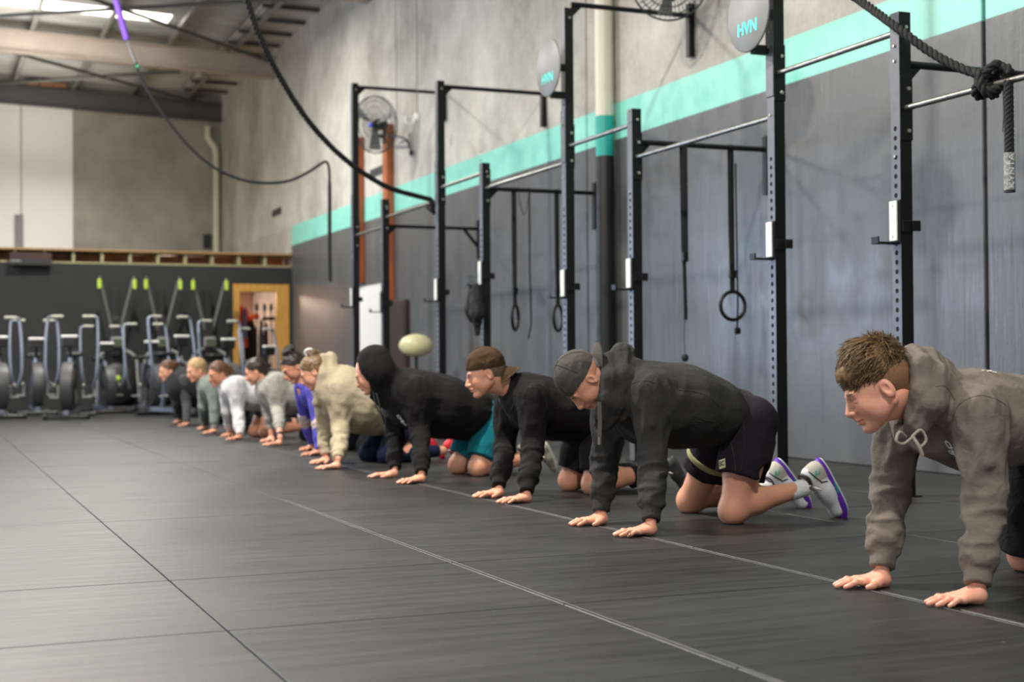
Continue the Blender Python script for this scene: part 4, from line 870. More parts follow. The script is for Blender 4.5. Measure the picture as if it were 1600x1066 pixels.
def person(label, J, head, skin, top, legs, res=.009, fem=False, hres=.0035, hairfn=None, hands=True, bulk=1., brow=None, cap=None, extra=None, mouth=0., group=None, hand_sc=1., hyaw=(0, 0), neckr=.052, hand_side=(1, -1)):
    """J: joints in world space. top / legs: clothing dictionaries."""
    B = SDF(); sh = (np.array(J['shN']) + J['shF']) / 2; tor = J['torso']
    for i in range(len(tor) - 1):
        (a, ra, ya), (b, rb, yb) = tor[i], tor[i + 1]; B.rc(a, b, ra * .82, rb * .82, .05, sc=(1, ya, 1))
    hipc = tor[-1][0]
    for s_, (S, E, W, H, K, A, T) in zip('NF', (('shN', 'elN', 'wrN', 'hiN', 'knN', 'anN', 'toN'), ('shF', 'elF', 'wrF', 'hiF', 'knF', 'anF', 'toF'))):
        B.rc(J[S], J[E], .046 * bulk, .037 * bulk, .03); B.rc(J[E], J[W], .038 * bulk, .026 * bulk, .02)
        if K in J:
            f = legs.get('flesh', 1.); h_, k_, a_ = np.array(J[H]), np.array(J[K]), np.array(J[A])
            B.rc(h_, lerp(h_, k_, .55), .092 * f, .080 * f, .05); B.rc(lerp(h_, k_, .5), k_, .081 * f, .058 * f, .03)
            B.el(k_ + np.array((-.016, 0, -.002)), (.050 * f, .047 * f, .056 * f), .03); c_ = lerp(k_, a_, .33) + np.array((0, 0, .012))
            B.rc(k_ + (.01, 0, 0), c_, .052 * f, .058 * f, .04); B.rc(c_, a_, .057 * f, .034 * f, .03)
            if T in J: B.rc(a_, J[T], .036, .026, .03); B.rc(a_, a_ + (np.array(J[T]) - a_) * -.15 + np.array((.03, 0, .02)), .03, .026, .02)
    hc = np.array(head['c']); Rm = head_rot(*head['rot']); sc = head.get('sc', 1.); nb = np.array(J.get('neck', sh + (0, 0, .02)))
    B.rc(nb, hc + Rm @ np.array((-.035, 0, -.045)) * sc, neckr * 1.08, neckr, .03); B.rc(nb, hc + Rm @ np.array((.01, 0, -.07)) * sc, neckr * .8, neckr * .72, .03)
    parts = [B.mesh(res, zmin=.001)]; mi = [np.zeros(len(parts[0][1]), int)]
    V, F, m_ = make_head(hc, Rm, sc, hres, fem, mouth, brow is not None); parts.append((V, F)); mi.append(m_)
    if hands:
        for w_, sd, yw in ((J['wrN'], hand_side[0], hyaw[0]), (J['wrF'], hand_side[1], hyaw[1])):
            V, F, m_ = make_hand(w_, yw, sd, .003 if res < .012 else .0042, hand_sc); parts.append((V, F)); mi.append(m_)
    body = mesh_obj('person', parts, [skin, M_lip, M_eyew, M_iris, brow or skin, M_nail], None, mi, label=label, cat='person')
    if group: body['group'] = group
    # ---- upper garment
    if top:
        S_ = SDF(); g = top.get('fit', 1.); a_ = top.get('amp', .007)
        for i in range(len(tor) - 1):
            (a, ra, ya), (b, rb, yb) = tor[i], tor[i + 1]; S_.rc(a, b, ra * .94 * g, rb * .94 * g, .03, sc=(1, ya, 1), wr=(a_ * 1.1, 6, 15, 5.))
        if top.get('hem', True):
            (a, ra, ya), (b, rb, yb) = tor[-2], tor[-1]; d = (np.array(b) - a); d /= np.linalg.norm(d); S_.cut(np.array(b) + d * rb * .25, -d, .01)
            S_.cc(np.array(b) + d * rb * .12, np.array(b) + d * (rb * .12 + .055), rb * .93 * g, rb * .90 * g, .008, sc=(1, ya, 1))
        tilt = 6.
        for Sh, E, W, sg in (('shN', 'elN', 'wrN', -1), ('shF', 'elF', 'wrF', 1)):
            p, e, w_ = np.array(J[Sh]), np.array(J[E]), np.array(J[W]); ce = w_ + (e - w_) * (top.get('cuffup', .10) - .08); cu = (e - w_) / np.linalg.norm(e - w_)
            ar = top.get('arm', 1.); S_.rc(p, e, .078 * ar, .061 * ar, .05, wr=(a_ * 1.3, 8, 19, tilt)); S_.rc(e, ce + cu * .055, .061 * ar, .054 * ar, .02, wr=(a_ * 1.3, 24, 12, tilt))
            S_.cut(ce + cu * .028, cu, .012, box=(np.minimum(ce, ce) - .075, ce + .075 + np.array((0, 0, -.02)))) if False else None
            S_.cc(ce - cu * .030, ce + cu * .040, .0385 * ar, .040 * ar, .010, rd=.003)
        if top.get('hood') == 'down':
            for (pts_, r_) in top['hoodpts']:
                for i in range(len(pts_) - 1): S_.rc(pts_[i], pts_[i + 1], r_[i], r_[i + 1], .022, wr=(a_ * .8, 6, 34, 3.))
        if top.get('hood') == 'up': top['hoodup'](S_, hc, Rm, sc)
        if top.get('collar'):
            ax_ = (hc + Rm @ np.array((-.03, 0, -.06)) - nb); ax_ /= np.linalg.norm(ax_); n0 = nb + ax_ * top.get('coff', .035)
            S_.cc(n0 - ax_ * .03, n0 + ax_ * .012, neckr * 1.5, neckr * 1.28, .02); S_.cc(n0 + ax_ * .0, n0 + ax_ * .05, neckr * 1.12, neckr * 1.10, .004, op=1)
        if top.get('add'): top['add'](S_)
        o = mesh_obj(top.get('name', 'sweatshirt'), [S_.mesh(res, zmin=.002)], top['m'], body)
        if top.get('label'): o['label'] = top['label']
    # ---- lower garment
    if legs.get('m'):
        S_ = SDF(); a_ = legs.get('amp', .006); f = legs.get('fit', 1.)
        hb = np.array(tor[-1][0]); hr = tor[-1][1]
        hN, hF = np.array(J['hiN']), np.array(J['hiF']); wa = lerp(tor[-2][0], tor[-1][0], .7)
        S_.rc(wa, (hN + hF) / 2, hr * .84, hr * .9, .05, sc=(1, tor[-1][2], 1), wr=(a_, 8, 8, 5.))
        for H, K, A in (('hiN', 'knN', 'anN'), ('hiF', 'knF', 'anF')):
            h_, k_, an_ = np.array(J[H]), np.array(J[K]), np.array(J[A]); t = legs.get('len', .6); d = (k_ - h_) / np.linalg.norm(k_ - h_)
            if t <= 1:
                e = lerp(h_, k_, t); S_.rc(h_, lerp(h_, k_, t * .6), .118 * f, .108 * f, .05, wr=(a_, 7, 8, 4.)); S_.cc(lerp(h_, k_, t * .25), e, .110 * f, legs.get('hemr', .106) * f, .03, rd=.006, wr=(a_, 5, 10, 4.))
                if legs.get('slit') and H == 'hiN': S_.el(e + np.array((.07, -.07, .01)), (.05, .07, .055), .012, op=1)
            else:
                c_ = lerp(k_, an_, .35); S_.rc(h_, lerp(h_, k_, .55), .105 * f, .094 * f, .05, wr=(a_, 8, 8, 4.)); S_.rc(lerp(h_, k_, .5), k_, .094 * f, .072 * f, .03, wr=(a_, 9, 8, 4.))
                S_.rc(k_, c_, .070 * f, .068 * f, .03, wr=(a_, 12, 8, 3.)); S_.cc(c_, lerp(k_, an_, .93), .066 * f, .047 * f, .03, wr=(a_, 12, 8, 3.))
        o = mesh_obj(legs.get('name', 'shorts'), [S_.mesh(res, zmin=.002)], legs['m'], body)
        if legs.get('label'): o['label'] = legs['label']
    # ---- hair / cap
    if hairfn: hairfn(body, hc, Rm, sc)
    if cap: cap(body, hc, Rm, sc)
    if extra: extra(body, hc, Rm, sc)
    return body
def head_part(name, S_, m, body, hc, Rm, sc, h=.004, label=None, disp=None):
    V, F = S_.mesh(h, disp=disp); o = mesh_obj(name, [(xf(V * sc, Rm, hc), F)], m, body)
    if label: o['label'] = label
    return o
# hair made of many tapered locks on the scalp
def locks(body, hc, Rm, sc, m, n, length, region, flow, rad=.0022, seed=1, lift=.35, name='hair_locks', segs=4, c0=(-.014, 0, .034), rr=(.100, .079, .090)):
    rg = np.random.default_rng(seed); V = []; F = []; cnt = 0; c0 = np.array(c0); rr = np.array(rr); k = 0
    while cnt < n and k < n * 30:
        k += 1; d = rg.normal(size=3); d /= np.linalg.norm(d); p = c0 + d * rr
        if not region(p, rg): continue
        nn = d / rr; nn /= np.linalg.norm(nn); f = np.array(flow(p), float) + rg.normal(size=3) * .28; f -= nn * (f @ nn); f /= np.linalg.norm(f) + 1e-9
        L = length(p) * rg.uniform(.75, 1.2); lf = lift * rg.uniform(.4, 1.5); side = np.cross(nn, f); base = len(V); q = p - nn * .004; dirv = f + nn * lf; dirv /= np.linalg.norm(dirv)
        for s_ in range(segs + 1):
            t = s_ / segs; r_ = rad * (1 - t * .85) * rg.uniform(.9, 1.1)
            for a in range(3): an = 2 * pi * a / 3; V.append(q + side * (r_ * 1.8 * cos(an)) + nn * (r_ * sin(an)))
            dirv = dirv + f * .06 - nn * (.20 * lf + .05); dirv /= np.linalg.norm(dirv); q = q + dirv * L / segs
        for s_ in range(segs):
            for a in range(3): F.append((base + 3 * s_ + a, base + 3 * s_ + (a + 1) % 3, base + 3 * s_ + 3 + (a + 1) % 3, base + 3 * s_ + 3 + a))
        cnt += 1
    V = xf(np.array(V) * sc, Rm, hc); return mesh_obj(name, [(V, np.array(F))], m, body, kind='stuff')
def hair_shell(front=.055, low=-.02, th=.006, back=-.075, fem=False, wr=None):
    S_ = SDF(); S_.el((-.016, 0, .036), (.098 + th, (.072 if fem else .077) + th, .088 + th), .02, wr=(.004, 60, 30, 60))
    S_.rc((-.06, 0, 0), (-.07, 0, back * .7), .055, .04, .02)
    S_.el((.085, 0, -.045), (.083, .13, .116), .012, op=1)                    # face
    S_.el((.0, .085, -.045), (.04, .06, .05), .01, op=1); S_.el((.0, -.085, -.045), (.04, .06, .05), .01, op=1)   # ears
    S_.el((.02, 0, -.10), (.07, .09, .07), .01, op=1); return S_
def cap_parts(m, m2=None, brim_dir=-1, tilt=0., label=None, brim_up=.0, strapgap=True):
    def fn(body, hc, Rm, sc):
        S_ = SDF(); S_.el((-.014, 0, .040), (.111, .089, .103), .02, wr=(.003, 26, 22, 26)); t = radians(tilt)
        S_.el((-.014, 0, .040), (.103, .081, .095), .004, op=1)
        S_.cut((0, 0, .026), (-sin(t), 0, cos(t)), .004)
        if strapgap: S_.el((.108, 0, .022), (.03, .030, .030), .006, op=1)
        o = head_part('cap', S_, m, body, hc, Rm, sc, .0035, label)
        mb = MB()                      # seams, button, strap, brim
        for k in range(6):
            a = 2 * pi * k / 6 + .5; P = []
            for i in range(12):
                u = i / 11 * 1.35; P.append(((.112 * sin(u)) * cos(a) - .014, (.090 * sin(u)) * sin(a), .040 + .104 * cos(u)))
            P = [p for p in P if p[2] > .035 - sin(t) * -p[0]]; mb.tube(P, .0016, 5)
        mb.lathe([(.0, .005), (.007, .003), (.008, 0)], 10, T=Matrix.Translation((-.014, 0, .143)))
        V = np.array([tuple(v) for v in mb.v]); me = bpy.data.meshes.new('cap_seams'); me.from_pydata([tuple(v) for v in xf(V * sc, Rm, hc)], [], mb.f); me.update(); link('cap_seams', me, m2 or m, o)
        # brim: curved plate behind the head
        V = []; F = []; nu, nv = 15, 7; cx = -.014
        for side in (0, 1):
            for j in range(nv):
                for i in range(nu):
                    a = (i / (nu - 1) * 2 - 1); th_ = a * 1.05; r0 = np.array((-.104 * cos(th_), .084 * sin(th_))); ln = .070 * (1 - abs(a) ** 2.6 * .93); u = j / (nv - 1)
                    x = r0[0] - ln * u * cos(th_ * .5); y = r0[1] + ln * u * sin(th_ * .35); z = .024 + math.tan(t) * (x + cx) - .062 * (a * a) + (brim_up) * u * .07 - .008 * u * u - .003 * side
                    z += -tan_(t) * 0; V.append((x + cx, y, z))
        for side in (0, 1):
            o0 = side * nu * nv
            for j in range(nv - 1):
                for i in range(nu - 1): q = (o0 + j * nu + i, o0 + j * nu + i + 1, o0 + (j + 1) * nu + i + 1, o0 + (j + 1) * nu + i); F.append(q if side else q[::-1])
        for i in range(nu - 1): b = (nv - 1) * nu; F.append((b + i, b + i + 1, b + i + 1 + nu * nv, b + i + nu * nv))
        V = np.array(V); cb = np.array((-.11, 0, .03)); mesh_obj('brim', [(xf(V * sc, Rm, hc), np.array(F))], m, o)
        return o
    return fn
def tan_(t): return math.tan(t)
def shoe(body, heel, toe, shin, name, m, m_sole, side=1, accent=None, sc=1.):
    """heel, toe: world points on the sole line; shin: point roughly towards the ankle."""
    heel = np.array(heel); toe = np.array(toe); f = toe - heel; L = np.linalg.norm(f); f /= L; u = np.array(shin) - (heel + toe) / 2; u -= f * (u @ f); u /= np.linalg.norm(u); l = np.cross(u, f); Rm = np.stack([f, l, u], 1); k = L / .29
    S_ = SDF(); S_.rc((.040, 0, .045), (.035, 0, .085), .036, .034, .03, sc=(.9, 1.05, 1)); S_.rc((.04, 0, .045), (.13, 0, .045), .038, .037, .03); S_.rc((.06, 0, .08), (.16, .0, .05), .032, .03, .03); S_.rc((.13, 0, .042), (.235, side * -.006, .034), .038, .036, .03, sc=(1, .92, 1.05))
    S_.cut((0, 0, .022), (0, 0, 1), .004); S_.rc((.048, 0, .085), (.045, 0, .16), .026, .034, .008, op=1)
    V, F = S_.mesh(.004); cen = V[F].mean(1); mi = np.zeros(len(F), int)
    if accent: mi[(cen[:, 0] < .075 - (cen[:, 2] - .03) * .2) & (cen[:, 2] < .088)] = 1
    o = mesh_obj(name, [(xf(V * k, Rm, heel), F)], [m, accent['panel'] if accent else m], body, [mi])
    # sole: outline extruded
    out = []
    for i in range(40):
        t = 2 * pi * i / 40; x = .145 + .150 * cos(t); wdt = .040 + .010 * (1 / (1 + math.exp(-(x - .17) * 40))) - .004 * math.exp(-((x - .11) / .04) ** 2); y = wdt * sin(t) * (abs(sin(t)) ** -.25 if abs(sin(t)) > .01 else 1); out.append((x, y - side * .004 * (x > .15)))
    def slab(z0, z1, g0, g1, m, nm, cond=None):
        V = []; n = len(out)
        for z, g in ((z0, g0), (z1, g1)):
            for x, y in out: V.append(((x - .145) * g + .145, y * g, z + .018 * max(0, (x - .22) / .07) ** 2 * 1.0))
        F = [(i, (i + 1) % n, n + (i + 1) % n, n + i) for i in range(n)] + [tuple(range(n - 1, -1, -1)), tuple(range(n, 2 * n))]
        me = bpy.data.meshes.new(nm); me.from_pydata([tuple(p) for p in xf(np.array(V) * k, Rm, heel)], [], F); me.polygons.foreach_set('use_smooth', [len(f) == 4 for f in F]); me.update(); return link(nm, me, m, o)
    slab(-.002, .007, .97, 1.0, m_sole, 'outsole'); slab(.007, .030, 1.02, .97, accent['band'] if accent else m_sole, 'midsole')
    if accent:
        mb = MB()
        V = []
        for sgn in (-1, 1):
            P = [(x, sgn * abs(y) * 1.025, z) for x, y, z in [(.10, .0395, .012), (.13, .040, .018), (.16, .043, .022), (.16, .043, .012), (.13, .041, .008)]]; mb.add(P, [(0, 1, 4), (1, 2, 3, 4)])
        me = mb.me('teal_flash'); me.transform(basis(heel, Rm[:, 0] * k, Rm[:, 1] * k, Rm[:, 2] * k)); link('teal_flash', me, accent['flash'], o)
        for sgn in (-1, 1):
            text_mesh('JLL', .030 * k, accent['text'], 'heel_script', o, M=basis(heel, Rm[:, 0], Rm[:, 1], Rm[:, 2]) @ basis((.030 * k, sgn * .0425 * k, .066 * k), (.25 * sgn, 0, -.97 * sgn), (-.97, 0, -.25), (0, sgn, 0)), shear=.3, bold=.0006)
    mb = MB()
    if accent:
        mb.tube([(.006, -.03, .094), (.03, -.042, .088), (.075, -.044, .068), (.088, -.043, .040)], .0022, 5); mb.tube([(.006, .03, .094), (.03, .042, .088), (.075, .044, .068), (.088, .043, .040)], .0022, 5); mb.tube([(cos(t) * .034 + .047, sin(t) * .031, .112 - .012 * cos(t)) for t in [2 * pi * i / 20 for i in range(20)]], .0035, 5, closed=True)
        me = mb.me('dark_piping'); me.transform(basis(heel, Rm[:, 0] * k, Rm[:, 1] * k, Rm[:, 2] * k)); link('dark_piping', me, M_black, o)
    mb = MB()
    for i in range(6):
        x = .098 + i * .017; z = .106 - i * .0078; mb.tube([(x - .006, -.024, z - .010), (x, -.01, z), (x + .008, .012, z - .001), (x + .004, .026, z - .012)], .0026, 5)
    mb.tube(smooth_path([(.09, -.01, .10), (.075, -.04, .105), (.07, -.065, .085), (.09, -.072, .065)], 4), .0035, 5); mb.tube(smooth_path([(.09, .01, .10), (.08, .04, .105), (.10, .05, .09), (.09, .02, .1)], 4), .0035, 5)
    me = mb.me('laces'); me.transform(basis(heel, Rm[:, 0] * k, Rm[:, 1] * k, Rm[:, 2] * k)); link('laces', me, M_white, o)
    return o
def sock(body, an, up, r0, r1, m, over=None):
    S_ = SDF(); S_.cc(an, up, r0, r1, .01, rd=.004, wr=(.0015, 40, 10, 0.)); return mesh_obj('sock', [S_.mesh(.005)], m, body)
def T3(px, y0, y1, Y, w=.75, first=False):   # torso station from top and bottom pixels
    a = atY(px, y0, Y); b = atY(px, y1, Y); r = (a[2] - b[2]) / 2; return ((a + b) / 2 + ((r * .45, 0, 0) if first else 0), r, w)
def seam(o, pts, m, r=.0022, name='seam', n=5):
    """stitched seam laid on the cloth surface"""
    bpy.context.view_layer.update(); P = []
    for p in smooth_path([(x, y, 0) for x, y in pts], n):
        d = Vector(ray(p[0], p[1])).normalized(); ok, loc, nor, _ = o.ray_cast(Vector(CAM), d)
        if ok and (not P or (loc - P[-1]).length < .06): P.append(loc - nor * r * .3)
    if len(P) > 2: MB().tube(P, r, 5).ob(name, m, o)
def cord(body, pts, r, m, name='drawstring', tip=None): return MB().tube(smooth_path(pts, 5), r, 7).ob(name, m, body)
# ------------------------------------------------------------------ pose helper
def Q(px, py, Y): return atY(px, py, Y)
def hand_pts(hx, hy, tx_, ty_):
    h = atF(hx, hy, .012); t = atF(tx_, ty_, .008); v = t - h; v[2] = 0; v /= np.linalg.norm(v); w_ = h + v * .018; w_[2] = .070; return w_, math.atan2(-v[1], -v[0])
def pose(Yc, hN, hF, shN, shF, elN, elF, torso, knN, knF, hip, half=.095, shin=.40, ankz=.10, toe=True, anN=None, anF=None, ankle_yaw=0., neck=None):
    """hN/hF: heel+tip pixels of the hands; shoulders, elbows: (px,py,Y); torso: [(px,top,bottom,w)]; knees: world (x,y); hip: (px,py)"""
    wN, yN = hand_pts(*hN); wF, yF = hand_pts(*hF); J = {}
    J['wrN'], J['wrF'] = wN, wF; J['shN'], J['shF'], J['elN'], J['elF'] = Q(*shN), Q(*shF), Q(*elN), Q(*elF)
    J['torso'] = [T3(px, a, b, Yc, w_, i == 0) for i, (px, a, b, w_) in enumerate(torso)]
    hp = Q(hip[0], hip[1], Yc); J['hiN'] = hp + (0, -half, 0); J['hiF'] = hp + (0, half, 0)
    J['knN'] = np.array((knN[0], knN[1], .058)); J['knF'] = np.array((knF[0], knF[1], .058))
    for s_, k_ in (('N', 'kn'), ('F', 'kn')):
        k_ = J['kn' + s_]; a = anN if s_ == 'N' else anF
        J['an' + s_] = np.array(a) if a is not None else k_ + np.array((shin, .02 if s_ == 'N' else -.02, ankz - .058))
    if neck: J['neck'] = Q(*neck)
    return J, (yN, yF)
def head_by_ear(px, py, Year, rot, sc=1.):
    e = Q(px, py, Year); return dict(c=e - head_rot(*rot) @ np.array((-.014, .077, -.010)) * sc, rot=rot, sc=sc)
def stick_text(o, px, py, txt, size, m, roll=0., name='print', off=.003, base=None, **k):
    """print lettering on the cloth where the camera direction meets it"""
    bpy.context.view_layer.update(); d = Vector(ray(px, py)).normalized(); ok, loc, nor, _ = o.ray_cast(Vector(CAM), d)
    if not ok: print('no hit', txt); return
    z = nor.normalized(); x = Vector(RT) - z * z.dot(Vector(RT)); x.normalize(); y = z.cross(x); x2 = x * cos(roll) + y * sin(roll); y2 = z.cross(x2); loc = loc + z * off
    if base:
        b = MB().box((-base[0], -base[1], -.0015), (base[0], base[1], .0), bev=.0005).me('patch'); b.transform(basis(loc, x2, y2, z)); link('patch', b, base[2], o); loc = loc + z * .0006
    text_mesh(txt, size, m, name, o, M=basis(loc, x2, y2, z), ext=.0004, **k)

# ================================================================== 1: man in faded grey hoodie, nearest
HG = cloth('faded_grey_fleece', s2l(108, 99, 92), .14, .45, 22); WHITEP = mat('white_print', (.7, .7, .72), .6)
Jp, hy = pose(3.60, (1536, 936, 1448, 946), (1387, 909, 1294, 916), (1530, 648, 3.43), (1408, 640, 3.79), (1538, 775, 3.40), (1393, 745, 3.80),
    [(1442, 580, 672, .80), (1482, 573, 722, .80), (1530, 574, 742, .80), (1585, 584, 728, .82), (1650, 592, 722, .84)], (3.42, 3.45), (3.45, 3.78), (1668, 668), neck=(1440, 622, 3.6))
hd = head_by_ear(1387, 607, 3.535, (27, -26, 0), 1.0)
def hoodpts(Y, nodes): return [([Q(px, py, Y + dy) for px, py, dy, r in ns], [n[3] for n in ns]) for ns in nodes]
hp1 = hoodpts(3.6, [[(1448, 566, 0, .042), (1462, 592, -.10, .042), (1456, 630, -.125, .040), (1436, 662, -.085, .032), (1412, 682, -.02, .022)], [(1448, 566, 0, .042), (1428, 575, .10, .042), (1418, 610, .12, .038), (1405, 650, .07, .030), (1408, 682, .0, .022)],
    [(1425, 556, 0, .030), (1440, 572, -.085, .032), (1440, 612, -.105, .030), (1426, 650, -.07, .024)], [(1425, 556, 0, .030), (1412, 566, .085, .03), (1402, 600, .09, .03)], [(1470, 580, -.02, .040), (1482, 610, -.10, .036), (1470, 645, -.11, .03)]])
HB = mat('brown_hair', s2l(66, 48, 31), .6, var=.45, vs=55, var2=s2l(128, 98, 62), spec=.3); HBd = mat('brown_stubble', s2l(128, 92, 66), .7, var=.25, vs=220, bump=.4, bs=700)
def hair1(body, hc, Rm, sc):
    S_ = SDF(); S_.el((-.012, 0, .040), (.101, .080, .090), .01); S_.el((.0, 0, .080), (.092, .070, .046), .03, wr=(.006, 50, 30, 50)); S_.el((-.035, 0, .104), (.058, .054, .044), .03, wr=(.006, 50, 30, 50)); S_.el((.066, 0, .070), (.032, .056, .030), .02)
    S_.el((.10, 0, -.035), (.085, .14, .100), .008, op=1); S_.cut((0, 0, .034), (.05, 0, 1), .006)
    o = head_part('hair', S_, HB, body, hc, Rm, sc, .0035)
    F_ = SDF(); F_.el((-.016, 0, .030), (.0975, .0785, .088), .01); F_.rc((-.06, 0, .0), (-.066, 0, -.05), .055, .042, .02); F_.el((.095, 0, -.045), (.088, .14, .10), .008, op=1); F_.cut((0, 0, .045), (0, 0, -1), .004); F_.el((.0, .085, -.052), (.038, .06, .054), .01, op=1); F_.el((.0, -.085, -.052), (.038, .06, .054), .01, op=1)
    head_part('faded_sides', F_, HBd, body, hc, Rm, sc, .004, 'short faded hair above the ears')
    locks(o, hc, Rm, sc, HB, 3600, lambda p: .062 if p[0] < .0 and p[2] > .09 else (.022 if p[0] > .07 else .040), lambda p, r: p[2] > .042 and not (p[0] > .080 and p[2] < .057), lambda p: (1, p[1] * 2, -.35) if p[0] > -.050 else (-.5, p[1] * 8, .5), .0023, 3, .50, c0=(-.010, 0, .046), rr=(.104, .081, .106))
def dress1(body, hc, Rm, sc):
    M_str = mat('grey_cord', s2l(150, 142, 130), .9)
    top_ = [c for c in body.children if c.name.startswith('hoodie')][0]; a = Q(1411, 682, 3.50)
    cord(top_, [a + (-.005, -.02, 0), a + (-.04, -.035, .015), a + (-.055, -.04, -.01), a + (-.03, -.04, -.02), a + (0, -.045, 0)], .0045, M_str)
    cord(top_, [a + (0, -.04, .0), a + (.03, -.045, .02), a + (.045, -.05, -.01), a + (.02, -.05, -.03), a + (0, -.045, -.005)], .0045, M_str)
    cord(top_, [a + (0, -.045, 0), a + (.012, -.06, -.03), a + (.022, -.06, -.055)], .006, M_str)
    ms = mat('seam_grey', s2l(84, 77, 71), .9)
    for pts in ([(1489, 652), (1498, 633), (1515, 622), (1535, 618), (1556, 624), (1572, 633)], [(1489, 652), (1486, 680), (1492, 705)], [(1462, 604), (1478, 604), (1492, 625)]): seam(top_, pts, ms)
    stick_text(top_, 1486, 699, 'CHI', .030, WHITEP, -.5, sx=1.1, bold=.0012); stick_text(top_, 1491, 709, 'OAK', .017, WHITEP, -.5, sx=1.2, bold=.001)
    stick_text(top_, 1545, 580, '. .-..', .03, WHITEP, -.2, bold=.001)
person('nearest person, in a faded grey hoodie with thick brown hair and faded sides', Jp, hd, SK_RED, dict(name='hoodie', m=HG, hood='down', hoodpts=hp1, amp=.0105, cuffup=.13, arm=1.04),
    dict(name='shorts', m=cloth('black_shorts_cloth', (.012, .011, .014), .1, .3), len=.985, hemr=.10, fit=1.06), res=.0062, hres=.0026, hairfn=hair1, extra=dress1, mouth=2., brow=mat('brow_brown', s2l(120, 84, 60), .7), hyaw=hy, neckr=.056)

# ================================================================== 2: man in charcoal hoodie and backwards grey cap
HC = cloth('charcoal_heather', (.031, .030, .030), .34, .6, 330)
an2 = Q(1252, 764, 5.41); an2f = Q(1196, 762, 5.86)
Jp, hy = pose(5.52, (1023, 831, 952, 838), (945, 814, 877, 821), (1015, 612, 5.35), (953, 612, 5.70), (1020, 712, 5.33), (945, 712, 5.71),
    [(975, 562, 668, .76), (1015, 559, 698, .76), (1062, 566, 704, .76), (1105, 585, 700, .80), (1140, 603, 688, .84)], (3.30, 5.42), (3.36, 5.90), (1158, 660), anN=an2, anF=an2f, neck=(972, 606, 5.52))
SK2 = SK
hd = head_by_ear(925, 592, 5.445, (66, -7, 0), .97)
hp2 = hoodpts(5.52, [[(972, 556, 0, .052), (972, 590, -.09, .050), (962, 630, -.105, .042), (948, 660, -.06, .034)], [(972, 556, 0, .052), (958, 580, .09, .048), (945, 630, .09, .04), (940, 660, .03, .034)],
    [(950, 562, -.02, .034), (952, 592, -.10, .034), (946, 625, -.11, .030), (938, 652, -.07, .026)], [(992, 575, -.05, .040), (985, 615, -.11, .034), (970, 650, -.09, .03)]])
CAPG = cloth('washed_grey_cotton', s2l(74, 71, 66), .14, .4, 14)
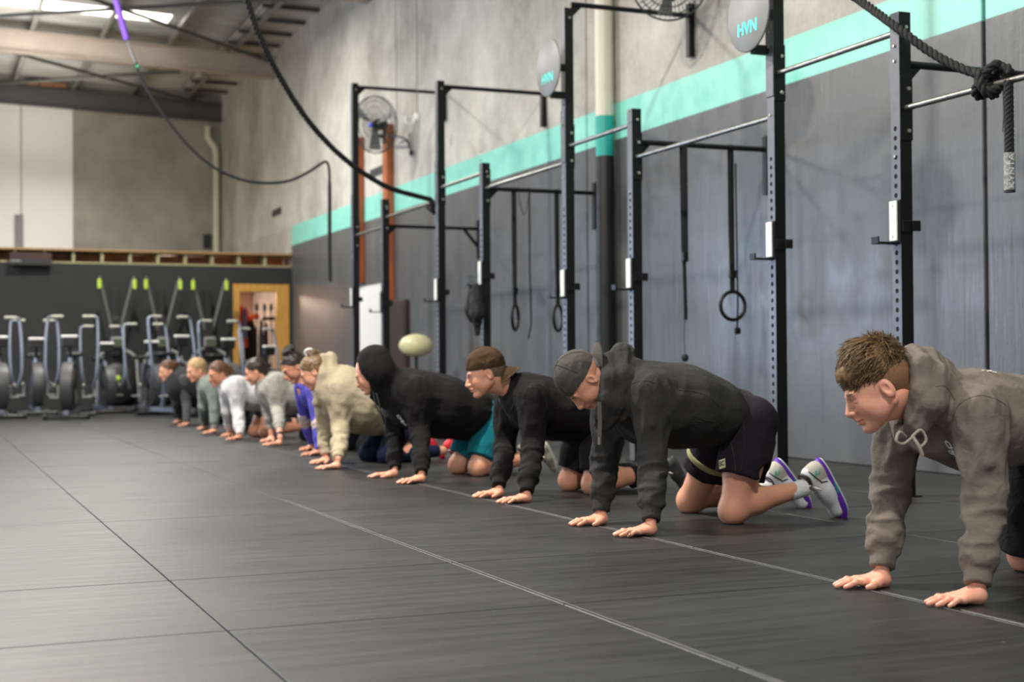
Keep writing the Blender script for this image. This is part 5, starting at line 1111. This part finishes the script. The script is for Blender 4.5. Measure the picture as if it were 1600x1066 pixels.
def dress2(body, hc, Rm, sc):
    top_ = [c for c in body.children if c.name.startswith('hoodie')][0]; sh_ = [c for c in body.children if c.name.startswith('shorts')][0]
    mc = mat('dark_grey_cord', s2l(84, 80, 76), .9)
    a = Q(936, 628, 5.36); b = Q(936, 695, 5.36); MB().strap([a, (a + b) / 2 + (.004, 0, 0), b], (.008, -.003, 0), .004).ob('drawstring', mc, top_); MB().tube([b + (0, 0, .03), b], .004, 6).ob('cord_tip', M_grey, top_)
    yl = mat('pale_yellow_patch', s2l(205, 205, 150), .7)
    stick_text(sh_, 1129, 725, 'SC', .030, M_black, .03, base=(.020, .020, yl), bold=.0009, sx=.95)
    k = np.array(Jp2['knF']); h_ = np.array(Jp2['hiF']); c = lerp(h_, k, .60); d = (k - h_) / np.linalg.norm(k - h_)
    S_ = SDF(); S_.cc(lerp(h_, k, .42), lerp(h_, k, .48), .122, .122, rd=.003); mesh_obj('yellow_lining', [S_.mesh(.006)], mat('yellow_lining', s2l(150, 148, 98), .7), sh_)
    L = MB(); P = [c + np.array((cos(t) * .118 - .0, sin(t) * .110, .012 * sin(t * 2) - .02 * sin(t))) for t in [2 * pi * i / 24 for i in range(24)]]
    wsock = cloth('white_sock_knit', (.72, .73, .74), .06, .6, 90)
    acc = dict(panel=mat('shoe_stone_grey', s2l(176, 170, 160), .7), band=mat('shoe_purple', s2l(98, 40, 170), .5), flash=mat('shoe_teal', s2l(20, 140, 140), .5), text=mat('shoe_mint', s2l(70, 170, 150), .5))
    msole = mat('shoe_sole', s2l(190, 200, 205), .6); mup = mat('white_mesh_upper', (.70, .70, .75), .6, var=.08, vs=120, bump=.3, bs=500)
    sock(body, Jp2['anN'] + (Jp2['anN'] - Jp2['knN']) * .06, lerp(Jp2['anN'], Jp2['knN'], .20), .040, .039, wsock); sock(body, Jp2['anF'] + (Jp2['anF'] - Jp2['knF']) * .06, lerp(Jp2['anF'], Jp2['knF'], .22), .040, .039, wsock)
    hN, tN = Q(1281, 716, 5.41), Q(1325, 806, 5.41); tN[2] = max(tN[2], .004); shoe(body, hN, tN, Jp2['anN'] + np.array((-.10, 0, -.06)), 'training_shoe', mup, msole, 1, acc)
    hF, tF = Q(1216, 716, 5.86), Q(1268, 798, 5.86); tF[2] = max(tF[2], .004); shoe(body, hF, tF, Jp2['anF'] + np.array((-.10, 0, -.06)), 'training_shoe', mup, msole, -1, acc)
    # sunglasses / light fringe under the cap edge
    mb = MB(); rg = random.Random(4)
    for i in range(60):
        y = rg.uniform(-.05, .05); P = [(.090 - abs(y) * .3, y, .034), (.100 - abs(y) * .3, y + rg.uniform(-.005, .005), .028 + rg.uniform(-.01, .006)), (.108 - abs(y) * .3, y + rg.uniform(-.01, .01), .018 + rg.uniform(-.014, .012))]; mb.tube([tuple(xf(np.array(p) * sc, Rm, hc)) for p in P], [.0016, .0012, .0004], 4)
    mb.ob('fringe', mat('light_brown_hair', s2l(110, 88, 60), .5), body)
    p = atF(983, 834, .020); d = np.array((-cos(hy2[0]), -sin(hy2[0]), 0)); n_ = np.array((-d[1], d[0], 0)); MB().tube([tuple(p + n_ * .0095 * cos(t) + np.array((0, 0, .0095 * sin(t)))) for t in [2 * pi * i / 16 for i in range(16)]], .0016, 6, closed=True).ob('finger_ring', M_black, body)
    ms = mat('dark_seam', (.012, .012, .012), .9)
    for pts in ([(980, 608), (992, 598), (1015, 596), (1037, 607), (1043, 632)], [(1060, 610), (1085, 612), (1110, 622), (1128, 640)], [(1080, 650), (1100, 657), (1116, 660)]): seam(top_, pts, ms)
    for pts in ([(1160, 640), (1163, 690), (1158, 735)], [(1142, 690), (1148, 720), (1150, 745)]): seam(sh_, pts, M_black, .0018)
Jp2 = Jp; hy2 = hy
person('person in charcoal hoodie, black shorts, white and purple shoes, backwards grey cap', Jp, hd, SK2, dict(name='hoodie', m=HC, hood='down', hoodpts=hp2, amp=.0095, cuffup=.14, arm=1.02),
    dict(name='shorts', m=cloth('black_training_shorts', (.014, .010, .016), .1, .35), len=.62, hemr=.112, slit=True, amp=.009), res=.0068, hres=.0028, cap=cap_parts(CAPG, None, brim_up=.25, tilt=7, label='washed grey cap turned backwards'), extra=dress2, brow=mat('brow_dark', s2l(60, 44, 34), .7), hyaw=hy)

# ================================================================== 3: man in black sweatshirt and brown cap
HBk = cloth('soft_black_fleece', (.0080, .0068, .0074), .2, .4, 40)
Jp, hy = pose(7.06, (828, 781, 775, 786), (784, 772, 734, 777), (832, 622, 6.89), (794, 622, 7.23), (833, 695, 6.87), (789, 695, 7.25),
    [(800, 580, 652, .76), (832, 581, 676, .76), (866, 590, 690, .78), (902, 606, 694, .82), (925, 620, 690, .86)], (3.35, 6.93), (3.33, 7.19), (935, 662), neck=(800, 606, 7.06))
hd = head_by_ear(765, 585, 6.985, (17, -16, 0), .98)
Jp3 = Jp
def dress3(body, hc, Rm, sc):
    ks = cloth('black_calf_sleeve', (.010, .010, .012), .1, .4)
    top_ = [c for c in body.children if c.name.startswith('sweatshirt')][0]
    for pts in ([(800, 640), (808, 618), (830, 604), (850, 615), (856, 640)], [(776, 618), (785, 634), (798, 640)]): seam(top_, pts, M_black, .003)
    for kk, aa in (('knN', 'anN'), ('knF', 'anF')):
        s_ = sock(body, Jp3[aa], lerp(Jp3[aa], Jp3[kk], .42), .046, .062, ks)
        if kk == 'knN': stick_text(s_, 996, 722, 'SINM', .030, WHITEP, .15, bold=.0006)
    for kk, sd in (('anN', 1), ('anF', -1)):
        a = Jp3[kk]; shoe(body, a + np.array((.10, 0, .09)), a + np.array((.20, 0, -.095)), a + np.array((-.05, 0, -.12)), 'training_shoe', mat('dark_shoe', (.03, .03, .032), .7), mat('dark_sole', (.05, .05, .05), .7), sd)
    F_ = SDF(); F_.el((-.016, 0, .030), (.0975, .0785, .088), .01); F_.rc((-.06, 0, .0), (-.066, 0, -.04), .055, .042, .02); F_.el((.085, 0, -.045), (.088, .14, .10), .008, op=1); F_.cut((0, 0, .045), (0, 0, -1), .004); F_.el((.0, .085, -.052), (.038, .06, .054), .01, op=1); F_.el((.0, -.085, -.052), (.038, .06, .054), .01, op=1)
    head_part('hair', F_, mat('grey_brown_stubble', s2l(112, 92, 78), .8, var=.2, vs=200), body, hc, Rm, sc, .005)
person('person in a black crewneck sweatshirt and brown backwards cap, between the two hooded men', Jp, hd, SK, dict(m=HBk, amp=.009, cuffup=.10, collar=True, arm=1.0),
    dict(name='shorts', m=cloth('plain_black_shorts', (.013, .011, .013), .1, .3), len=.83, hemr=.092, amp=.006), res=.0078, hres=.0032, cap=cap_parts(cloth('brown_cap_cotton', s2l(66, 48, 30), .22, .4, 20), None, brim_up=-.25, tilt=8, label='dark brown cap turned backwards'), extra=dress3, brow=mat('brow_dark', s2l(60, 44, 34), .7), hyaw=hy)

# ================================================================== 4: black hoodie with hood up, teal shorts
Jp, hy = pose(8.52, (662, 751, 614, 756), (622, 743, 575, 745), (648, 610, 8.34), (616, 610, 8.71), (656, 676, 8.32), (617, 676, 8.72),
    [(612, 574, 650, .76), (645, 573, 672, .76), (688, 583, 688, .78), (728, 598, 690, .80), (752, 612, 676, .84)], (3.24, 8.36), (3.20, 8.62), (765, 655), neck=(606, 604, 8.52))
hd = dict(c=Q(580, 583, 8.50), rot=(26, -30, 0), sc=.98)
def hood4(S_, hc, Rm, sc):
    R = [tuple(r) for r in Rm]; c = lambda p: hc + Rm @ np.array(p)
    S_.el(c((-.030, 0, .030)), (.118, .100, .125), .03, R=Rm, wr=(.010, 12, 16, 9)); S_.el(c((-.085, 0, .075)), (.062, .05, .062), .05, R=Rm, wr=(.006, 20, 20, 20)); S_.rc(c((-.05, 0, -.03)), Jp4['neck'] + np.array((.04, 0, .0)), .098, .10, .05, wr=(.010, 9, 14, 5.))
    S_.rc(c((.02, 0, -.10)), Jp4['neck'] + np.array((-.03, 0, -.05)), .060, .075, .04, wr=(.008, 9, 14, 5.))
    S_.el(c((.050, 0, -.015)), (.090, .078, .112), .012, op=1, R=Rm); S_.el(c((-.014, 0, .025)), (.103, .083, .102), .006, op=1, R=Rm)
Jp4 = Jp
def dress4(body, hc, Rm, sc):
    top_ = [c for c in body.children if c.name.startswith('hoodie')][0]
    cord(top_, [Q(588, 614, 8.36), Q(592, 630, 8.34), Q(597, 650, 8.34), Q(601, 662, 8.36)], .005, M_strap); cord(top_, [Q(583, 612, 8.40), Q(590, 640, 8.38), Q(604, 652, 8.36)], .005, M_strap)
    stick_text(top_, 626, 654, 'CHI', .036, WHITEP, -.6, bold=.0014); stick_text(top_, 631, 661, 'OAK', .022, WHITEP, -.6, bold=.001)
    m1 = mat('stone_knit_upper', s2l(130, 124, 112), .8, var=.25, vs=50); m2 = mat('stone_sole', s2l(160, 156, 146), .7)
    for kk, sd in (('anN', 1), ('anF', -1)):
        a = Jp4[kk]; sock(body, a, lerp(a, Jp4['kn' + kk[-1]], .12), .040, .040, M_gb); shoe(body, a + np.array((.075, 0, .10)), a + np.array((.17, 0, -.092)), a + np.array((-.07, 0, -.12)), 'running_shoe', m1, m2, sd)
person('person in a black hoodie with the hood up and teal shorts, fourth from the right', Jp, hd, SK, dict(name='hoodie', m=HBk, hood='up', hoodup=hood4, amp=.010, cuffup=.12, arm=1.02),
    dict(name='shorts', m=cloth('teal_shorts', s2l(8, 98, 110), .10, .3, 30), len=.83, hemr=.100, amp=.006, slit=False), res=.009, hres=.004, extra=dress4, hyaw=hy)

# ================================================================== 5: beige hoodie, hair in a claw clip
HBe = cloth('beige_fleece', s2l(168, 154, 130), .08, .4, 30); M_blond = mat('dark_blond_hair', s2l(120, 92, 60), .45, var=.4, vs=40, stretch=(1, 1, 1)); M_dk = mat('dark_brown_hair', s2l(44, 30, 24), .4, var=.4, vs=40); M_mid = mat('mid_brown_hair', s2l(92, 60, 40), .45, var=.4, vs=40)
def hair_back(m, n=500, bun=None, pony=None, low=False, seed=2, extra=None, nm='hair'):
    def fn(body, hc, Rm, sc):
        S_ = hair_shell(fem=True, th=.007)
        if bun: S_.el(bun[0], bun[1], .012, wr=(.010, 40, 40, 40))
        if pony: 
            for i in range(len(pony) - 1): S_.rc(pony[i][:3], pony[i + 1][:3], pony[i][3], pony[i + 1][3], .015, wr=(.005, 8, 60, 0.))
        o = head_part(nm, S_, m, body, hc, Rm, sc, .0045)
        locks(o, hc, Rm, sc, m, n, lambda p: .055, lambda p, r: p[2] > -.02 and p[0] < .075 - .9 * max(0, .04 - p[2]) and (p[0] < .02 or p[2] > .03), lambda p: (-1, -p[1] * 4, .35 if not low else -.2), .0022, seed, .10)
        if bun:
            mb = MB(); rg = random.Random(seed)
            for i in range(130):
                a = Vector((rg.uniform(-1, 1), rg.uniform(-1, 1), rg.uniform(-.6, 1))).normalized(); c = Vector(bun[0]); r_ = Vector(bun[1]); t = Vector((rg.uniform(-1, 1), rg.uniform(-1, 1), rg.uniform(-1, 1))).cross(a).normalized()
                P = [c + Vector([a[j] * r_[j] * 1.02 for j in range(3)]), c + Vector([(a[j] + t[j] * .5) * r_[j] * 1.12 for j in range(3)]), c + Vector([(a[j] + t[j] * 1.0) * r_[j] * 1.0 for j in range(3)])]; mb.tube([tuple(xf(np.array(p) * sc, Rm, hc)) for p in P], [.0022, .0028, .0008], 4)
            mb.ob('bun_locks', m, o, kind='stuff')
        if extra: extra(o, body, hc, Rm, sc)
    return fn
def clip5(o, body, hc, Rm, sc):
    mb = MB()
    for q in (-1, 1):
        mb.tube([tuple(xf(np.array((-.045 + .03 * cos(t), q * .014 + .012 * q * sin(t), .150 + .018 * sin(t))) * sc, Rm, hc)) for t in [pi * i / 8 for i in range(9)]], .009, 7)
        for k in range(4): mb.tube([tuple(xf(np.array((-.07 + .017 * k, q * .026, .150)) * sc, Rm, hc)), tuple(xf(np.array((-.07 + .017 * k, q * .034, .118)) * sc, Rm, hc))], [.005, .003], 5)
    mb.ob('claw_clip', mat('pearl_plastic', (.66, .66, .64), .3), o)
Jp, hy = pose(9.90, (532, 730, 488, 733), (512, 721, 468, 726), (530, 612, 9.74), (508, 612, 10.06), (532, 668, 9.72), (509, 668, 10.07),
    [(508, 573, 635, .76), (532, 568, 658, .76), (562, 580, 680, .78), (590, 600, 682, .80), (612, 618, 672, .84)], (3.08, 9.76), (3.02, 10.04), (626, 655), shin=.43, ankz=.075, neck=(505, 600, 9.9))
hd = head_by_ear(491, 582, 9.82, (30, -24, 0), .94)
hp5 = hoodpts(9.9, [[(516, 562, 0, .050), (518, 585, -.09, .046), (508, 610, -.09, .040), (494, 630, -.03, .03)], [(516, 562, 0, .050), (506, 575, .09, .044), (496, 605, .08, .035)], [(503, 560, -.02, .034), (505, 585, -.09, .034), (498, 610, -.08, .03)]])
Jp5 = Jp
def dress5(body, hc, Rm, sc):
    red = mat('red_upper', s2l(205, 30, 50), .6)
    for kk, sd in (('anN', 1), ('anF', -1)):
        a = Jp5[kk]; shoe(body, a + np.array((.06, 0, .09)), a + np.array((.17, 0, -.068)), a + np.array((-.07, 0, -.10)), 'training_shoe', red, mat('red_sole', s2l(170, 30, 44), .6), sd, sc=.9)
person('person in a beige hoodie and navy leggings, fair hair held by a white claw clip', Jp, hd, SK, dict(name='hoodie', m=HBe, hood='down', hoodpts=hp5, amp=.011, cuffup=.16, arm=1.04),
    dict(name='leggings', m=cloth('navy_leggings', s2l(16, 22, 48), .1, .2), len=2, fit=.92, amp=.002), res=.0115, fem=True, hres=.0045, extra=dress5, hairfn=hair_back(M_blond, 600, ((-.055, 0, .118), (.042, .036, .034)), None, extra=clip5, seed=9), brow=M_mid, hyaw=hy, hand_sc=.93, neckr=.045, bulk=.9)

# ================================================================== 6: blue and purple jacket, messy bun
mb6 = mat('blue_purple_print', s2l(26, 62, 200), .7, var=.5, vs=13, var2=s2l(104, 84, 200), bump=.2)
Jp, hy = pose(11.2, (501, 709, 470, 712), (489, 701, 450, 706), (490, 608, 10.98), (472, 606, 11.42), (498, 660, 10.92), (478, 655, 11.5),
    [(478, 586, 640, .76), (500, 574, 648, .76), (530, 572, 650, .78), (560, 582, 655, .80), (585, 596, 655, .84)], (3.30, 11.05), (3.24, 11.35), (598, 640), neck=(474, 606, 11.2))
hd = dict(c=Q(459, 574, 11.2), rot=(34, 4, 6), sc=.96)
def dress6(body, hc, Rm, sc):
    for e_, w_ in (('elN', 'wrN'), ('elF', 'wrF')):
        e, w2 = np.array(Jp6[e_]), np.array(Jp6[w_]); S_ = SDF(); S_.cc(lerp(e, w2, -.25), lerp(e, w2, .12), .060, .058, .02, wr=(.003, 24, 12, 4.)); S_.rc(lerp(e, w2, .2), lerp(e, w2, .3), .052, .050, .02); mesh_obj('sleeve_panel', [S_.mesh(.009)], mat('sand_panel', s2l(190, 172, 165), .8, var=.1, vs=20), body)
    for kk, sd in (('anN', 1), ('anF', -1)):
        a = Jp6[kk]; shoe(body, a + np.array((.06, 0, .09)), a + np.array((.17, 0, -.095)), a + np.array((-.07, 0, -.10)), 'training_shoe', mat('green_upper', s2l(30, 130, 90), .6), M_white, sd)
Jp6 = Jp
person('person in a blue and purple jacket with a messy dark bun, behind the beige hoodie', Jp, hd, SK_TAN, dict(name='jacket', m=mb6, amp=.004, cuffup=.10, arm=.86, fit=.92, collar=True),
    dict(name='leggings', m=cloth('black_leggings', (.010, .010, .012), .1, .2), len=2, fit=.92, amp=.002), res=.012, fem=True, hres=.0045, extra=dress6, hairfn=hair_back(M_dk, 500, ((-.04, 0, .135), (.05, .045, .036)), seed=5), brow=M_dk, hyaw=hy, hand_sc=.95, neckr=.046, bulk=.92)

# ================================================================== 7: light grey sweatshirt, watch
HLg = cloth('light_grey_fleece', s2l(158, 154, 146), .08, .4, 30)
Jp, hy = pose(12.87, (441, 694, 407, 696), (426, 688, 392, 692), (430, 597, 12.71), (414, 597, 13.03), (434, 640, 12.69), (420, 640, 13.04),
    [(412, 582, 630, .76), (430, 579, 642, .76), (455, 583, 648, .78), (480, 592, 648, .80), (500, 602, 645, .84)], (3.36, 12.72), (3.32, 13.0), (512, 635), neck=(410, 598, 12.87))
hd = head_by_ear(400, 581, 12.79, (22, -22, 0), .95)
def watch7(body, hc, Rm, sc):
    w_ = np.array(Jp7['wrN']); d = np.array(Jp7['elN']) - w_; d /= np.linalg.norm(d); MB().tube([tuple(w_ + d * .02), tuple(w_ + d * .05)], .034, 16).ob('wrist_watch', M_black, body)
Jp7 = Jp
person('person in a light grey sweatshirt with pushed up sleeves and a black watch', Jp, hd, SK, dict(m=HLg, amp=.010, cuffup=.42, collar=True, arm=1.02),
    dict(name='leggings', m=cloth('black_leggings', (.010, .010, .012), .1, .2), len=2, fit=.95, amp=.002), res=.0125, fem=True, hres=.005, hairfn=hair_back(M_dk, 350, ((-.105, 0, .01), (.036, .036, .034)), low=True, seed=6), extra=watch7, brow=M_dk, hyaw=hy, hand_sc=.95, neckr=.047)

# ================================================================== 8: white sweatshirt, bare knees
HWh = cloth('off_white_fleece', s2l(196, 194, 196), .05, .4, 30)
Jp, hy = pose(13.8, (377, 685, 344, 688), (361, 680, 333, 684), (368, 601, 13.65), (355, 601, 13.95), (372, 643, 13.63), (356, 643, 13.96),
    [(352, 587, 630, .76), (370, 586, 636, .76), (392, 593, 642, .78), (412, 603, 644, .80), (424, 612, 642, .84)], (3.08, 13.66), (3.04, 13.94), (425, 632), neck=(352, 600, 13.8))
hd = dict(c=Q(341, 584, 13.8), rot=(18, 12, 0), sc=.95)
person('person in a white sweatshirt with bare knees, brown ponytail, third from the left', Jp, hd, SK_TAN, dict(m=HWh, amp=.010, cuffup=.10, collar=True, arm=1.0),
    dict(name='shorts', m=cloth('grey_black_shorts', (.03, .03, .035), .1, .3), len=.5, hemr=.10), res=.013, fem=True, hres=.005, hairfn=hair_back(M_mid, 350, None, [(-.09, 0, .04, .025), (-.13, 0, .02, .028), (-.15, 0, -.04, .024), (-.14, 0, -.09, .012)], seed=7), brow=M_dk, hyaw=hy, hand_sc=.95, neckr=.045)

# ================================================================== 9: sage top, fair hair
HSg = cloth('sage_fleece', s2l(126, 134, 128), .08, .4, 30); M_fair = mat('fair_hair', s2l(176, 146, 104), .5, var=.3, vs=40)
Jp, hy = pose(15.07, (337, 675, 306, 678), (321, 669, 295, 673), (333, 598, 14.9), (320, 598, 15.22), (336, 640, 14.9), (318, 636, 15.25),
    [(318, 583, 625, .76), (336, 583, 632, .76), (356, 588, 640, .78), (378, 598, 642, .80), (392, 606, 640, .84)], (3.28, 14.92), (3.24, 15.2), (400, 630), neck=(318, 597, 15.07))
hd = dict(c=Q(307, 578, 15.07), rot=(18, 10, 0), sc=.97)
person('person with pale cropped fair hair in a sage grey top, second from the left', Jp, hd, SK, dict(m=HSg, amp=.008, cuffup=.08, collar=True, arm=.95),
    dict(name='leggings', m=cloth('black_leggings', (.010, .010, .012), .1, .2), len=2, fit=.95, amp=.002), res=.014, fem=True, hres=.0055, hairfn=hair_back(M_fair, 350, None, None, seed=8), brow=M_mid, hyaw=hy, hand_sc=.95, neckr=.045)

# ================================================================== 10: charcoal sleeves and black vest
HCh = cloth('charcoal_jersey', s2l(70, 70, 72), .08, .3, 30)
Jp, hy = pose(17.2, (293, 664, 269, 667), (281, 659, 254, 664), (288, 594, 16.98), (275, 594, 17.4), (292, 632, 16.98), (276, 632, 17.45),
    [(272, 580, 620, .76), (288, 577, 628, .76), (308, 584, 634, .78), (328, 595, 636, .80), (342, 602, 636, .84)], (3.42, 17.05), (3.38, 17.35), (350, 625), neck=(272, 594, 17.2))
hd = dict(c=Q(262, 579, 17.2), rot=(14, 12, 0), sc=.96)
def vest10(body, hc, Rm, sc):
    S_ = SDF(); tor = Jp10['torso']
    for i in range(len(tor) - 1):
        (a, ra, ya), (b, rb, yb) = tor[i], tor[i + 1]; S_.rc(a, b, ra * 1.08 + .008, rb * 1.08 + .008, .05, sc=(1, ya, 1), wr=(.008, 5, 9, 5.))
    n = np.array(Jp10['neck']); S_.rc(n + (-.03, -.05, -.04), n + (.06, -.04, .04), .05, .06, .04); S_.rc(n + (-.03, .05, -.04), n + (.06, .04, .04), .05, .06, .04)
    mesh_obj('padded_vest', [S_.mesh(.014)], M_gb, body)
Jp10 = Jp
person('person in a black vest over charcoal sleeves, brown hair tied back, leftmost in the row', Jp, hd, SK, dict(m=HCh, amp=.006, cuffup=.06, collar=True, arm=.92),
    dict(name='leggings', m=cloth('black_leggings', (.010, .010, .012), .1, .2), len=2, fit=.95, amp=.002), res=.015, fem=True, hres=.006, hairfn=hair_back(M_mid, 300, None, [(-.09, 0, .05, .022), (-.12, 0, .06, .028), (-.14, 0, .03, .020)], seed=11), extra=vest10, brow=M_dk, hyaw=hy, hand_sc=.95, neckr=.045)

# ---- black jacket hung on the J-hook beside the narrow ring
jc = atX(748, 452, RX - .08); S_ = SDF(); g = np.array((RX - .10, 12.06, jc[2]))
S_.rc(g + (0, -.02, .0), g + (-.02, -.10, -.22), .05, .06, .04, wr=(.015, 9, 26, 3.)); S_.rc(g + (-.02, -.08, -.2), g + (0, -.05, -.40), .055, .02, .04, wr=(.015, 9, 26, 3.)); S_.rc(g + (0, .02, .0), g + (-.01, .09, -.20), .05, .05, .04, wr=(.012, 9, 26, 3.)); S_.rc(g + (-.01, .08, -.18), g + (0, .10, -.28), .05, .02, .04, wr=(.01, 9, 20, 3.))
V, F = S_.mesh(.009); mesh_obj('hanging_jacket', [(V, F)], M_gb, None, label='black jacket hung over the J-hook of the fifth upright', cat='jacket')
